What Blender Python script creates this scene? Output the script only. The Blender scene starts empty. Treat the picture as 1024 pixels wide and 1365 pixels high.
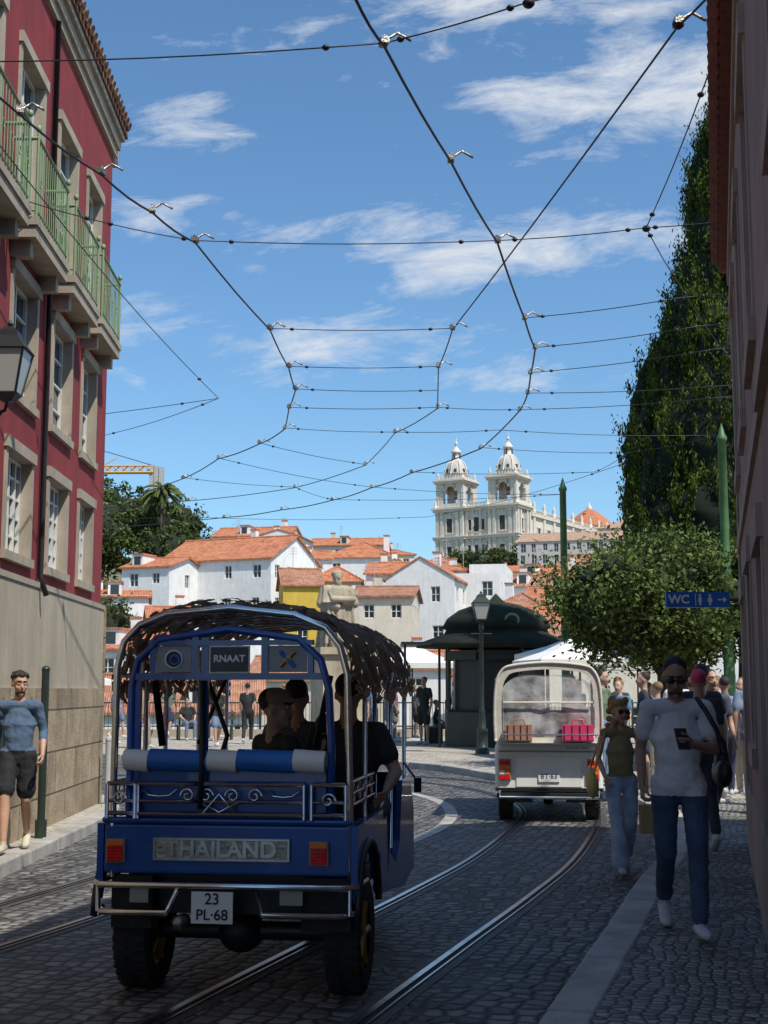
import bpy, bmesh, math, random
import numpy as np
from mathutils import Vector, Matrix, noise
random.seed(7); rng=np.random.default_rng(7)
scene=bpy.context.scene
V=Vector
# ------------------------------------------------------------------ materials
def newmat(name):
    m=bpy.data.materials.new(name); m.use_nodes=True
    nt=m.node_tree; b=nt.nodes['Principled BSDF']; return m,nt,b
def c4(c): return (c[0],c[1],c[2],1)
def M(name,col,rough=.8,var=.18,scale=2.,bump=0.,bscale=30.,metal=0.,spec=.5,coat=0.,stretch=(1,1,1)):
    m,nt,b=newmat(name); N=nt.nodes; L=nt.links
    tc=N.new('ShaderNodeTexCoord'); mp=N.new('ShaderNodeMapping'); mp.inputs['Scale'].default_value=stretch
    L.new(tc.outputs['Object'],mp.inputs[0])
    n=N.new('ShaderNodeTexNoise'); n.inputs['Scale'].default_value=scale; n.inputs['Detail'].default_value=6; n.inputs['Roughness'].default_value=.65
    L.new(mp.outputs[0],n.inputs[0])
    r=N.new('ShaderNodeValToRGB'); r.color_ramp.elements[0].position=.3; r.color_ramp.elements[1].position=.7
    r.color_ramp.elements[0].color=c4([max(0,x*(1-var)) for x in col]); r.color_ramp.elements[1].color=c4([min(1,x*(1+var)) for x in col])
    L.new(n.outputs[0],r.inputs[0]); L.new(r.outputs[0],b.inputs['Base Color'])
    b.inputs['Roughness'].default_value=rough; b.inputs['Metallic'].default_value=metal
    b.inputs['Specular IOR Level'].default_value=spec; b.inputs['Coat Weight'].default_value=coat
    if bump:
        n2=N.new('ShaderNodeTexNoise'); n2.inputs['Scale'].default_value=bscale; n2.inputs['Detail'].default_value=4
        L.new(mp.outputs[0],n2.inputs[0])
        bp=N.new('ShaderNodeBump'); bp.inputs['Strength'].default_value=bump; bp.inputs['Distance'].default_value=.02
        L.new(n2.outputs[0],bp.inputs['Height']); L.new(bp.outputs[0],b.inputs['Normal'])
    return m
def cobble(name,scale,cA,cB,joint,rough=.5,jw=.09,rnd=.6,bump=.8,patch=.35):
    m,nt,b=newmat(name); N=nt.nodes; L=nt.links
    tc=N.new('ShaderNodeTexCoord')
    mp=N.new('ShaderNodeMapping'); mp.inputs['Rotation'].default_value=(0,0,.27); L.new(tc.outputs['Object'],mp.inputs[0])
    wn=N.new('ShaderNodeTexNoise'); wn.inputs['Scale'].default_value=.8; L.new(mp.outputs[0],wn.inputs[0])
    mx=N.new('ShaderNodeMixRGB'); mx.blend_type='ADD'; mx.inputs[0].default_value=.25; L.new(mp.outputs[0],mx.inputs[1]); L.new(wn.outputs['Color'],mx.inputs[2])
    vs=[]
    for f in ('DISTANCE_TO_EDGE','F1'):
        v=N.new('ShaderNodeTexVoronoi'); v.feature=f; v.inputs['Scale'].default_value=scale; v.inputs['Randomness'].default_value=rnd
        L.new(mx.outputs[0],v.inputs['Vector']); vs.append(v)
    r=N.new('ShaderNodeValToRGB'); r.color_ramp.elements[0].color=c4(cA); r.color_ramp.elements[1].color=c4(cB)
    sp=N.new('ShaderNodeSeparateColor'); L.new(vs[1].outputs['Color'],sp.inputs[0]); L.new(sp.outputs[0],r.inputs[0])
    jr=N.new('ShaderNodeValToRGB'); jr.color_ramp.elements[0].position=jw*.4; jr.color_ramp.elements[1].position=jw*1.6; L.new(vs[0].outputs['Distance'],jr.inputs[0])
    m1=N.new('ShaderNodeMixRGB'); L.new(jr.outputs[0],m1.inputs[0]); m1.inputs[1].default_value=c4(joint); L.new(r.outputs[0],m1.inputs[2])
    big=N.new('ShaderNodeTexNoise'); big.inputs['Scale'].default_value=.7; big.inputs['Detail'].default_value=8; big.inputs['Roughness'].default_value=.7; L.new(tc.outputs['Object'],big.inputs[0])
    br=N.new('ShaderNodeValToRGB'); br.color_ramp.elements[0].position=.3; br.color_ramp.elements[1].position=.7
    br.color_ramp.elements[0].color=(1-patch,)*3+(1,); br.color_ramp.elements[1].color=(1+patch*.4,)*3+(1,)
    L.new(big.outputs[0],br.inputs[0])
    m2=N.new('ShaderNodeMixRGB'); m2.blend_type='MULTIPLY'; m2.inputs[0].default_value=1; L.new(m1.outputs[0],m2.inputs[1]); L.new(br.outputs[0],m2.inputs[2])
    L.new(m2.outputs[0],b.inputs['Base Color'])
    ad=N.new('ShaderNodeMath'); ad.operation='MULTIPLY_ADD'; L.new(big.outputs[0],ad.inputs[0]); ad.inputs[1].default_value=.5; ad.inputs[2].default_value=rough-.2; L.new(ad.outputs[0],b.inputs['Roughness'])
    hr=N.new('ShaderNodeValToRGB'); hr.color_ramp.elements[0].position=0; hr.color_ramp.elements[1].position=.28; hr.color_ramp.interpolation='EASE'; L.new(vs[0].outputs['Distance'],hr.inputs[0])
    fn=N.new('ShaderNodeTexNoise'); fn.inputs['Scale'].default_value=scale*5; L.new(tc.outputs['Object'],fn.inputs[0])
    hm=N.new('ShaderNodeMath'); hm.operation='MULTIPLY_ADD'; L.new(fn.outputs[0],hm.inputs[0]); hm.inputs[1].default_value=.25; L.new(hr.outputs[0],hm.inputs[2])
    hm2=N.new('ShaderNodeMath'); hm2.operation='MULTIPLY_ADD'; L.new(sp.outputs[1],hm2.inputs[0]); hm2.inputs[1].default_value=.4; L.new(hm.outputs[0],hm2.inputs[2])
    bp=N.new('ShaderNodeBump'); bp.inputs['Strength'].default_value=bump; bp.inputs['Distance'].default_value=.12/scale*1.6; L.new(hm2.outputs[0],bp.inputs['Height']); L.new(bp.outputs[0],b.inputs['Normal'])
    return m
def blocks(name,cA,cB,joint,bw,bh,mode='YZ',rough=.85):
    m,nt,b=newmat(name); N=nt.nodes; L=nt.links
    tc=N.new('ShaderNodeTexCoord'); sp=N.new('ShaderNodeSeparateXYZ'); L.new(tc.outputs['Object'],sp.inputs[0])
    cb=N.new('ShaderNodeCombineXYZ'); L.new(sp.outputs[1 if mode=='YZ' else 0],cb.inputs[0]); L.new(sp.outputs[2],cb.inputs[1])
    k=N.new('ShaderNodeTexBrick'); k.inputs['Scale'].default_value=1; k.inputs['Brick Width'].default_value=bw; k.inputs['Row Height'].default_value=bh; k.inputs['Mortar Size'].default_value=.012; k.inputs['Bias'].default_value=0
    k.inputs['Color1'].default_value=c4(cA); k.inputs['Color2'].default_value=c4(cB); k.inputs['Mortar'].default_value=c4(joint); k.inputs['Mortar Smooth'].default_value=.4
    L.new(cb.outputs[0],k.inputs[0])
    n=N.new('ShaderNodeTexNoise'); n.inputs['Scale'].default_value=2.5; n.inputs['Detail'].default_value=9; n.inputs['Roughness'].default_value=.75; L.new(tc.outputs['Object'],n.inputs[0])
    r=N.new('ShaderNodeValToRGB'); r.color_ramp.elements[0].position=.3; r.color_ramp.elements[0].color=(.45,.42,.4,1); r.color_ramp.elements[1].position=.66; r.color_ramp.elements[1].color=(1.1,1.1,1.1,1); L.new(n.outputs[0],r.inputs[0])
    mm=N.new('ShaderNodeMixRGB'); mm.blend_type='MULTIPLY'; mm.inputs[0].default_value=1; L.new(k.outputs[0],mm.inputs[1]); L.new(r.outputs[0],mm.inputs[2]); L.new(mm.outputs[0],b.inputs['Base Color'])
    b.inputs['Roughness'].default_value=rough
    n2=N.new('ShaderNodeTexNoise'); n2.inputs['Scale'].default_value=25; n2.inputs['Detail'].default_value=6; L.new(tc.outputs['Object'],n2.inputs[0])
    s=N.new('ShaderNodeMath'); s.operation='MULTIPLY_ADD'; L.new(k.outputs['Fac'],s.inputs[0]); s.inputs[1].default_value=-1; L.new(n2.outputs[0],s.inputs[2])
    bp=N.new('ShaderNodeBump'); bp.inputs['Strength'].default_value=.7; bp.inputs['Distance'].default_value=.015; L.new(s.outputs[0],bp.inputs['Height']); L.new(bp.outputs[0],b.inputs['Normal'])
    return m
def stained(name,col,dark,rough=.85):
    m,nt,b=newmat(name); N=nt.nodes; L=nt.links
    tc=N.new('ShaderNodeTexCoord'); mp=N.new('ShaderNodeMapping'); mp.inputs['Scale'].default_value=(3,3,.5); L.new(tc.outputs['Object'],mp.inputs[0])
    n=N.new('ShaderNodeTexNoise'); n.inputs['Scale'].default_value=1; n.inputs['Detail'].default_value=7; n.inputs['Roughness'].default_value=.7; L.new(mp.outputs[0],n.inputs[0])
    n1=N.new('ShaderNodeTexNoise'); n1.inputs['Scale'].default_value=1.3; n1.inputs['Detail'].default_value=9; n1.inputs['Roughness'].default_value=.75; L.new(tc.outputs['Object'],n1.inputs[0])
    a=N.new('ShaderNodeMath'); a.operation='ADD'; L.new(n.outputs[0],a.inputs[0]); L.new(n1.outputs[0],a.inputs[1])
    r=N.new('ShaderNodeValToRGB'); r.color_ramp.elements[0].position=.35; r.color_ramp.elements[1].position=.6
    h=N.new('ShaderNodeMath'); h.operation='MULTIPLY'; L.new(a.outputs[0],h.inputs[0]); h.inputs[1].default_value=.5; L.new(h.outputs[0],r.inputs[0])
    r.color_ramp.elements[0].color=c4(dark); r.color_ramp.elements[1].color=c4(col); L.new(r.outputs[0],b.inputs['Base Color'])
    b.inputs['Roughness'].default_value=rough
    bp=N.new('ShaderNodeBump'); bp.inputs['Strength'].default_value=.3; bp.inputs['Distance'].default_value=.02; L.new(n1.outputs[0],bp.inputs['Height']); L.new(bp.outputs[0],b.inputs['Normal'])
    return m
def tiles(name,cA,cB,scale=3.):
    m,nt,b=newmat(name); N=nt.nodes; L=nt.links
    tc=N.new('ShaderNodeTexCoord')
    n=N.new('ShaderNodeTexNoise'); n.inputs['Scale'].default_value=.9; n.inputs['Detail'].default_value=9; n.inputs['Roughness'].default_value=.8; L.new(tc.outputs['Object'],n.inputs[0])
    v=N.new('ShaderNodeTexVoronoi'); v.inputs['Scale'].default_value=3.5; L.new(tc.outputs['Object'],v.inputs['Vector'])
    sp=N.new('ShaderNodeSeparateColor'); L.new(v.outputs['Color'],sp.inputs[0])
    a=N.new('ShaderNodeMath'); a.operation='MULTIPLY_ADD'; L.new(sp.outputs[0],a.inputs[0]); a.inputs[1].default_value=.35; L.new(n.outputs[0],a.inputs[2])
    r=N.new('ShaderNodeValToRGB'); r.color_ramp.elements[0].position=.4; r.color_ramp.elements[1].position=.85; r.color_ramp.elements[0].color=c4(cA); r.color_ramp.elements[1].color=c4(cB); L.new(a.outputs[0],r.inputs[0])
    w=N.new('ShaderNodeTexWave'); w.bands_direction='X'; w.inputs['Scale'].default_value=scale; w.inputs['Distortion'].default_value=.3; L.new(tc.outputs['Object'],w.inputs[0])
    mm=N.new('ShaderNodeMixRGB'); mm.blend_type='MULTIPLY'; mm.inputs[0].default_value=.35; L.new(r.outputs[0],mm.inputs[1]); L.new(w.outputs[0],mm.inputs[2]); L.new(mm.outputs[0],b.inputs['Base Color'])
    bp=N.new('ShaderNodeBump'); bp.inputs['Strength'].default_value=.6; bp.inputs['Distance'].default_value=.06; L.new(w.outputs[0],bp.inputs['Height']); L.new(bp.outputs[0],b.inputs['Normal'])
    b.inputs['Roughness'].default_value=.85
    return m
def leafmat(name,cD,cL,trans=.15,nscale=1.1,spec=.12):
    m,nt,b=newmat(name); N=nt.nodes; L=nt.links
    g=N.new('ShaderNodeNewGeometry'); tc=N.new('ShaderNodeTexCoord')
    n=N.new('ShaderNodeTexNoise'); n.inputs['Scale'].default_value=nscale; n.inputs['Detail'].default_value=4; L.new(tc.outputs['Object'],n.inputs[0])
    a=N.new('ShaderNodeMath'); a.operation='MULTIPLY_ADD'; L.new(g.outputs['Random Per Island'],a.inputs[0]); a.inputs[1].default_value=.5; L.new(n.outputs[0],a.inputs[2])
    r=N.new('ShaderNodeValToRGB'); r.color_ramp.elements[0].position=.45; r.color_ramp.elements[1].position=1.; r.color_ramp.elements[0].color=c4(cD); r.color_ramp.elements[1].color=c4(cL); L.new(a.outputs[0],r.inputs[0])
    L.new(r.outputs[0],b.inputs['Base Color']); b.inputs['Roughness'].default_value=.65; b.inputs['Specular IOR Level'].default_value=spec
    t=N.new('ShaderNodeBsdfTranslucent'); L.new(r.outputs[0],t.inputs[0]); mx=N.new('ShaderNodeMixShader'); mx.inputs[0].default_value=trans
    L.new(b.outputs[0],mx.inputs[1]); L.new(t.outputs[0],mx.inputs[2]); L.new(mx.outputs[0],N['Material Output'].inputs[0])
    return m
def glassm(name,col,rough=.08):
    m,nt,b=newmat(name); N=nt.nodes; L=nt.links
    b.inputs['Base Color'].default_value=c4(col); b.inputs['Roughness'].default_value=rough
    tc=N.new('ShaderNodeTexCoord'); n=N.new('ShaderNodeTexNoise'); n.inputs['Scale'].default_value=1.5; L.new(tc.outputs['Object'],n.inputs[0])
    bp=N.new('ShaderNodeBump'); bp.inputs['Strength'].default_value=.1; bp.inputs['Distance'].default_value=.02; L.new(n.outputs[0],bp.inputs['Height']); L.new(bp.outputs[0],b.inputs['Normal'])
    return m
def clearm(name,alpha,col=(.9,.9,.88)):
    m,nt,b=newmat(name); b.inputs['Base Color'].default_value=c4(col); b.inputs['Roughness'].default_value=.12
    N=nt.nodes;L=nt.links; tc=N.new('ShaderNodeTexCoord'); n=N.new('ShaderNodeTexNoise'); n.inputs['Scale'].default_value=4; n.inputs['Detail'].default_value=3; L.new(tc.outputs['Object'],n.inputs[0])
    bp=N.new('ShaderNodeBump'); bp.inputs['Strength'].default_value=.9; bp.inputs['Distance'].default_value=.03; L.new(n.outputs[0],bp.inputs['Height']); L.new(bp.outputs[0],b.inputs['Normal'])
    r=N.new('ShaderNodeMath'); r.operation='MULTIPLY_ADD'; r.use_clamp=True; L.new(n.outputs[0],r.inputs[0]); r.inputs[1].default_value=1.4; r.inputs[2].default_value=alpha-.7; L.new(r.outputs[0],b.inputs['Alpha'])
    return m
road_m=cobble('basalt_setts',8.5,(.07,.069,.068),(.26,.25,.23),(.03,.027,.023),rough=.6,jw=.1,rnd=.45,patch=.45)
calc_m=cobble('limestone_calcada',14,(.16,.155,.14),(.42,.39,.34),(.05,.045,.04),rough=.6,jw=.1,rnd=.5,bump=.7,patch=.5)
plaza_m=cobble('plaza_calcada',12,(.4,.35,.28),(.56,.5,.41),(.2,.18,.15),rough=.75,jw=.07,rnd=.5,bump=.4,patch=.15)
kerb_m=M('kerb_limestone',(.36,.34,.3),.6,.35,3,.4,60)
steel=M('rail_steel',(.5,.5,.5),.28,.3,8,metal=1.)
groove=M('rail_groove',(.02,.018,.016),.8)
red_m=stained('red_plaster',(.27,.03,.032),(.15,.02,.022))
trim_m=stained('limestone_trim',(.44,.38,.29),(.25,.21,.16))
stone_m=blocks('stone_blocks',(.46,.36,.23),(.33,.25,.16),(.12,.09,.06),1.1,.46)
base_m=stained('stone_base',(.46,.39,.29),(.3,.25,.18))
pink_m=stained('pink_plaster',(.4,.27,.22),(.22,.14,.12))
pinkt_m=stained('pink_trim',(.46,.36,.3),(.28,.2,.17))
rooftile=tiles('clay_roof',(.4,.12,.055),(.7,.27,.125))
rooftile2=tiles('weathered_roof',(.3,.12,.07),(.55,.27,.16))
roofdark=tiles('old_roof',(.2,.1,.06),(.38,.2,.12),8)
eave_m=M('eave_tile',(.2,.06,.04),.85,.35,6,.5,20)
white_m=stained('white_wall',(.84,.83,.8),(.64,.62,.58))
cream_m=stained('cream_wall',(.72,.65,.52),(.54,.48,.38))
ochre_m=stained('ochre_wall',(.66,.45,.06),(.5,.33,.05))
mauve_m=stained('pale_wall',(.62,.56,.53),(.48,.42,.41))
church_m=stained('church_stone',(.74,.68,.59),(.48,.43,.36))
dome_m=stained('dome_stone',(.55,.52,.47),(.36,.34,.3))
glass=glassm('window_glass',(.03,.035,.04))
frame_w=M('white_frame',(.65,.64,.6),.5)
frame_g=M('grey_frame',(.3,.3,.27),.6)
greeni=M('green_iron',(.2,.29,.15),.5,.2)
darkgreen=M('dark_green_iron',(.02,.032,.024),.4,.3)
polegreen=M('pole_green',(.08,.17,.06),.5,.3,3)
blackm=M('black_metal',(.015,.015,.016),.45)
rubber=M('rubber',(.02,.02,.02),.85,.3,20,.3,60)
bluep=M('blue_paint',(.008,.07,.31),.3,.3,3,coat=.5)
bluem=M('blue_vinyl',(.015,.14,.47),.5,.2)
whitev=M('white_vinyl',(.78,.78,.75),.5,.1)
chrome=M('chrome',(.66,.66,.66),.2,.2,12,metal=1.)
darksteel=M('worn_alloy',(.36,.33,.29),.42,.35,25,.4,60,metal=.9)
netm=leafmat('camouflage_net',(.09,.06,.04),(.5,.37,.27),.4,9,.1)
netb=leafmat('net_backing',(.12,.085,.06),(.42,.32,.24),.5,11,.1)
canv=M('cream_canvas',(.58,.54,.46),.8,.15,4,.3,12)
whitep=M('white_paint',(.8,.79,.74),.35,.08,3,coat=.3)
redlens=M('red_lens',(.7,.012,.01),.2,.2,40)
orlens=M('amber_lens',(.8,.2,.02),.2,.2,40)
whlens=M('clear_lens',(.7,.68,.62),.2,.1,40)
platem=M('plate_white',(.76,.76,.74),.4,.05)
inkm=M('ink_black',(.012,.012,.012),.5)
signblue=M('sign_blue',(.01,.14,.5),.4,.08)
signwhite=M('sign_white',(.8,.8,.8),.4,.03)
wood=M('bark',(.09,.07,.05),.9,.4,6,.8,20)
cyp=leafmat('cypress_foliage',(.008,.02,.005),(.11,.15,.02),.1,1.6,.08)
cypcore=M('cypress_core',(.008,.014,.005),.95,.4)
brl=leafmat('broadleaf',(.025,.048,.012),(.17,.22,.06),.15,1.5)
farl=leafmat('hill_foliage',(.02,.036,.01),(.12,.15,.045),.1,.5)
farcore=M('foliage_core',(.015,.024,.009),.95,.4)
umb=M('umbrella_canvas',(.78,.76,.71),.8,.05)
brass=M('brass',(.5,.34,.1),.4,.3,metal=.8)
lampg=glassm('lantern_glass',(.4,.41,.37),.15)
statm=stained('statue_stone',(.46,.39,.28),(.2,.165,.12))
wirem=M('wire_dark',(.02,.02,.022),.5)
pinkb=M('pink_luggage',(.6,.04,.14),.5,.2)
brownb=M('tan_luggage',(.34,.17,.12),.7,.2)
cranem=M('crane_yellow',(.6,.3,.03),.5)
concm=M('concrete',(.4,.4,.38),.9)
plasticw=clearm('clear_vinyl',.36)
# ------------------------------------------------------------------ mesh builder
class MB:
    def __init__(s): s.v=[];s.f=[];s.mi=[];s.sm=[];s.mats=[];s.T=None
    def mid(s,m):
        if m not in s.mats: s.mats.append(m)
        return s.mats.index(m)
    def add(s,vs,fs,m,smooth=False):
        o=len(s.v)
        if s.T is not None: vs=[s.T@V(v) for v in vs]
        s.v.extend([tuple(v) for v in vs]); k=s.mid(m)
        for f in fs: s.f.append(tuple(i+o for i in f)); s.mi.append(k); s.sm.append(smooth)
    def box(s,c,d,m,rz=0,R=None):
        if R is None: R=Matrix.Rotation(rz,3,'Z')
        c=V(c); h=V(d)/2
        vs=[c+R@V((x*h.x,y*h.y,z*h.z)) for x in(-1,1) for y in(-1,1) for z in(-1,1)]
        s.add(vs,[(0,1,3,2),(4,6,7,5),(0,4,5,1),(2,3,7,6),(0,2,6,4),(1,5,7,3)],m)
    def b2(s,x0,x1,y0,y1,z0,z1,m): s.box(((x0+x1)/2,(y0+y1)/2,(z0+z1)/2),(x1-x0,y1-y0,z1-z0),m)
    def frame(s,d):
        d=V(d).normalized(); u=d.cross(V((0,0,1)))
        if u.length<.05: u=d.cross(V((0,1,0)))
        u.normalize(); return d,u,d.cross(u).normalized()
    def cyl(s,p0,p1,r0,r1=None,m=None,n=12,cap=True,smooth=True):
        if r1 is None: r1=r0
        p0=V(p0);p1=V(p1); d,u,w=s.frame(p1-p0)
        vs=[]
        for p,r in((p0,r0),(p1,r1)):
            for i in range(n):
                a=2*math.pi*i/n; vs.append(p+(u*math.cos(a)+w*math.sin(a))*r)
        s.add(vs,[(i,(i+1)%n,n+(i+1)%n,n+i) for i in range(n)],m,smooth)
        if cap:
            s.add(vs[:n],[tuple(range(n))],m); s.add(vs[n:],[tuple(range(n))],m)
    def tube(s,pts,r,m,n=6,closed=False):
        pts=[V(p) for p in pts]; k=len(pts); vs=[]; pu=None
        for i,p in enumerate(pts):
            if closed: t=pts[(i+1)%k]-pts[i-1]
            else: t=pts[min(i+1,k-1)]-pts[max(i-1,0)]
            t.normalize()
            if pu is None: _,u,_w=s.frame(t)
            else:
                u=pu-t*pu.dot(t); u.normalize()
            pu=u; w=t.cross(u); rr=r[i] if isinstance(r,(list,tuple)) else r
            for j in range(n):
                a=2*math.pi*j/n; vs.append(p+(u*math.cos(a)+w*math.sin(a))*rr)
        fs=[]
        for i in range(k if closed else k-1):
            for j in range(n):
                a=i*n+j;b=i*n+(j+1)%n;c=((i+1)%k)*n+(j+1)%n;d=((i+1)%k)*n+j; fs.append((a,b,c,d))
        if not closed: fs+= [tuple(range(n)),tuple(range((k-1)*n,k*n))]
        s.add(vs,fs,m,True)
    def ell(s,c,r,m,R=None,nu=12,nv=8,smooth=True):
        c=V(c); vs=[];fs=[]
        for j in range(nv+1):
            t=math.pi*j/nv
            for i in range(nu):
                a=2*math.pi*i/nu; q=V((r[0]*math.sin(t)*math.cos(a),r[1]*math.sin(t)*math.sin(a),r[2]*math.cos(t)))
                if R is not None: q=R@q
                vs.append(c+q)
        for j in range(nv):
            for i in range(nu): fs.append((j*nu+i,j*nu+(i+1)%nu,(j+1)*nu+(i+1)%nu,(j+1)*nu+i))
        s.add(vs,fs,m,smooth)
    def lathe(s,c,prof,m,n=16,smooth=True,rz=0):
        c=V(c);vs=[];fs=[]
        for r,z in prof:
            for i in range(n):
                a=2*math.pi*i/n+rz; vs.append(c+V((r*math.cos(a),r*math.sin(a),z)))
        for j in range(len(prof)-1):
            for i in range(n): fs.append((j*n+i,j*n+(i+1)%n,(j+1)*n+(i+1)%n,(j+1)*n+i))
        s.add(vs,fs,m,smooth)
    def torus(s,c,axis,R,r,m,n=24,k=8):
        d,u,w=s.frame(axis); c=V(c)
        s.tube([c+(u*math.cos(2*math.pi*i/n)+w*math.sin(2*math.pi*i/n))*R for i in range(n)],r,m,k,True)
    def slab(s,pts,th,m):
        n=len(pts); vs=list(pts)+[(p[0],p[1],p[2]-th) for p in pts]
        s.add(vs,[tuple(range(n)),tuple(range(2*n-1,n-1,-1))]+[(i,(i+1)%n,n+(i+1)%n,n+i) for i in range(n)],m)
    def wall(s,p0,p1,z0,z1,ops,mw,mg=None,mf=None,ms=None,rev=.12,sw=.12,proud=.03,bars=(1,1),fw=.05,sill=0):
        p0=V(p0);p1=V(p1);L=(p1-p0).length;d=(p1-p0)/L;n=V((d.y,-d.x))
        def P(u,w,o=0): q=p0+d*u+n*o; return (q.x,q.y,w)
        def ob(u0,u1,w0,w1,o0,o1,m):
            vs=[P(u,w,o) for u in(u0,u1) for o in(o0,o1) for w in(w0,w1)]
            s.add(vs,[(0,1,3,2),(4,6,7,5),(0,4,5,1),(2,3,7,6),(0,2,6,4),(1,5,7,3)],m)
        us=sorted(set([0,L]+[x for o in ops for x in o[:2]])); ws=sorted(set([z0,z1]+[x for o in ops for x in o[2:4]]))
        for i in range(len(us)-1):
            for j in range(len(ws)-1):
                cu=(us[i]+us[i+1])/2;cw=(ws[j]+ws[j+1])/2
                if any(o[0]<cu<o[1] and o[2]<cw<o[3] for o in ops): continue
                s.add([P(us[i],ws[j]),P(us[i+1],ws[j]),P(us[i+1],ws[j+1]),P(us[i],ws[j+1])],[(0,1,2,3)],mw)
        for o in ops:
            u0,u1,w0,w1=o[:4]; b=o[4] if len(o)>4 else bars
            s.add([P(u0,w0),P(u1,w0),P(u1,w1),P(u0,w1),P(u0,w0,-rev),P(u1,w0,-rev),P(u1,w1,-rev),P(u0,w1,-rev)],[(0,1,5,4),(1,2,6,5),(2,3,7,6),(3,0,4,7)],ms or mw)
            s.add([P(u0,w0,-rev),P(u1,w0,-rev),P(u1,w1,-rev),P(u0,w1,-rev)],[(0,1,2,3)],mg or glass)
            if mf:
                e=.003; a0=-rev+.002; a1=-rev+fw
                ob(u0+e,u0+fw,w0+e,w1-e,a0,a1,mf);ob(u1-fw,u1-e,w0+e,w1-e,a0,a1,mf)
                ob(u0+fw,u1-fw,w0+e,w0+fw,a0,a1,mf);ob(u0+fw,u1-fw,w1-fw,w1-e,a0,a1,mf)
                for k in range(b[0]):
                    uc=u0+(u1-u0)*(k+1)/(b[0]+1); ob(uc-fw*.5,uc+fw*.5,w0+fw,w1-fw,a0,a1+.004,mf)
                for k in range(b[1]):
                    wc=w0+(w1-w0)*(k+1)/(b[1]+1); ob(u0+fw,u1-fw,wc-fw*.3,wc+fw*.3,a0,a1-.006,mf)
            if ms:
                ob(u0-sw,u0-.002,w0,w1,-.02,proud,ms);ob(u1+.002,u1+sw,w0,w1,-.02,proud,ms)
                ob(u0-sw-.02,u1+sw+.02,w1+.002,w1+sw*1.3,-.02,proud+.025,ms);ob(u0-sw-.02,u1+sw+.02,w0-sw,w0-.002,-.02,proud+.03,ms)
        return ob
    def obj(s,name,parent=None,bevel=0,seg=2):
        me=bpy.data.meshes.new(name); me.from_pydata(s.v,[],s.f)
        for m in s.mats: me.materials.append(m)
        me.polygons.foreach_set('material_index',s.mi); me.polygons.foreach_set('use_smooth',s.sm)
        me.update()
        o=bpy.data.objects.new(name,me); scene.collection.objects.link(o)
        if parent: o.parent=parent
        if bevel:
            b=o.modifiers.new('b','BEVEL'); b.width=bevel; b.segments=seg; b.limit_method='ANGLE'; b.angle_limit=math.radians(40)
            bm=bmesh.new(); bm.from_mesh(me); bmesh.ops.recalc_face_normals(bm,faces=bm.faces); bm.to_mesh(me); bm.free()
        return o
def root(name,loc=(0,0,0),rz=0):
    e=bpy.data.objects.new(name,None); e.location=loc; e.rotation_euler=(0,0,rz); e.empty_display_size=.3; scene.collection.objects.link(e); return e
def text(name,body,size,loc,m,parent=None,rot=(math.pi/2,0,0),ext=.003,sx=1,bold=0):
    cu=bpy.data.curves.new(name,'FONT'); cu.body=body; cu.size=size; cu.extrude=ext; cu.offset=bold; cu.align_x='CENTER'; cu.align_y='CENTER'
    t=bpy.data.objects.new('t',cu); scene.collection.objects.link(t)
    me=bpy.data.meshes.new_from_object(t.evaluated_get(bpy.context.evaluated_depsgraph_get())); bpy.data.objects.remove(t)
    me.materials.clear(); me.materials.append(m); me.name=name
    o=bpy.data.objects.new(name,me); o.location=loc; o.rotation_euler=rot; o.scale=(sx,1,1); scene.collection.objects.link(o)
    if parent:o.parent=parent
    return o
# ------------------------------------------------------------------ ground, terrain
Yk=[-1e4,46,50,60,100,150,220,300,340,380,450,700,2000,1e4]; Hk=[-.3,-.3,-6,-9,-3,4,10,21,30,33.5,34,30,5,0]
def hh(x,y):
    h=float(np.interp(y,Yk,Hk))
    if y>120: h+=9*max(0,min(1,(-x-12)/15))*max(0,min(1,(y-120)/40))*max(0,min(1,(420-y)/150))
    if y>60: h+=noise.noise(V((x*.02,y*.02,0)))*2
    return h
xs=[-6000,-2500,-1200,-600,-300]+list(range(-200,201,10))+[300,600,1200,2500,6000]
ys=[-6000,-1000,-200,-50,0,45.5,46,50,55,60]+list(range(70,521,10))+[600,700,900,1400,2000,3500,9000]
g=MB(); vs=[(x,y,hh(x,y)) for y in ys for x in xs]; nx=len(xs)
earth=M('dry_ground',(.16,.15,.08),.95,.4,.05)
g.add(vs,[(j*nx+i,j*nx+i+1,(j+1)*nx+i+1,(j+1)*nx+i) for j in range(len(ys)-1) for i in range(nx-1)],earth,True)
g.obj('terrain')
g=MB(); g.add([(-60,-60,0),(60,-60,0),(60,43.8,0),(-60,43.8,0)],[(0,1,2,3)],road_m); g.obj('road')
KR=[(-3.6,-9),(-1.1,0),(.83,6.8),(1.31,8.47),(1.98,10.87),(2.47,12.42),(2.93,14.16),(3.35,16.3),(3.5,18.5),(3.15,21),(2.5,23),(1.95,24.6),(1.29,26.85),(.5,28.4),(-1.5,29.8),(-5,31.2),(-14,34),(-58,40)]
def smoothline(P,k=6):
    out=[]
    for i in range(len(P)-1):
        p0=V(P[max(i-1,0)]);p1=V(P[i]);p2=V(P[i+1]);p3=V(P[min(i+2,len(P)-1)])
        for j in range(k):
            t=j/k; out.append(.5*((2*p1)+(p2-p0)*t+(2*p0-5*p1+4*p2-p3)*t*t+(3*p1-p0-3*p2+p3)*t**3))
    out.append(V(P[-1])); return out
def offs(P,o):
    out=[]
    for i,p in enumerate(P):
        t=(P[min(i+1,len(P)-1)]-P[max(i-1,0)]).normalized(); out.append(p+V((t.y,-t.x))*o)
    return out
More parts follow.
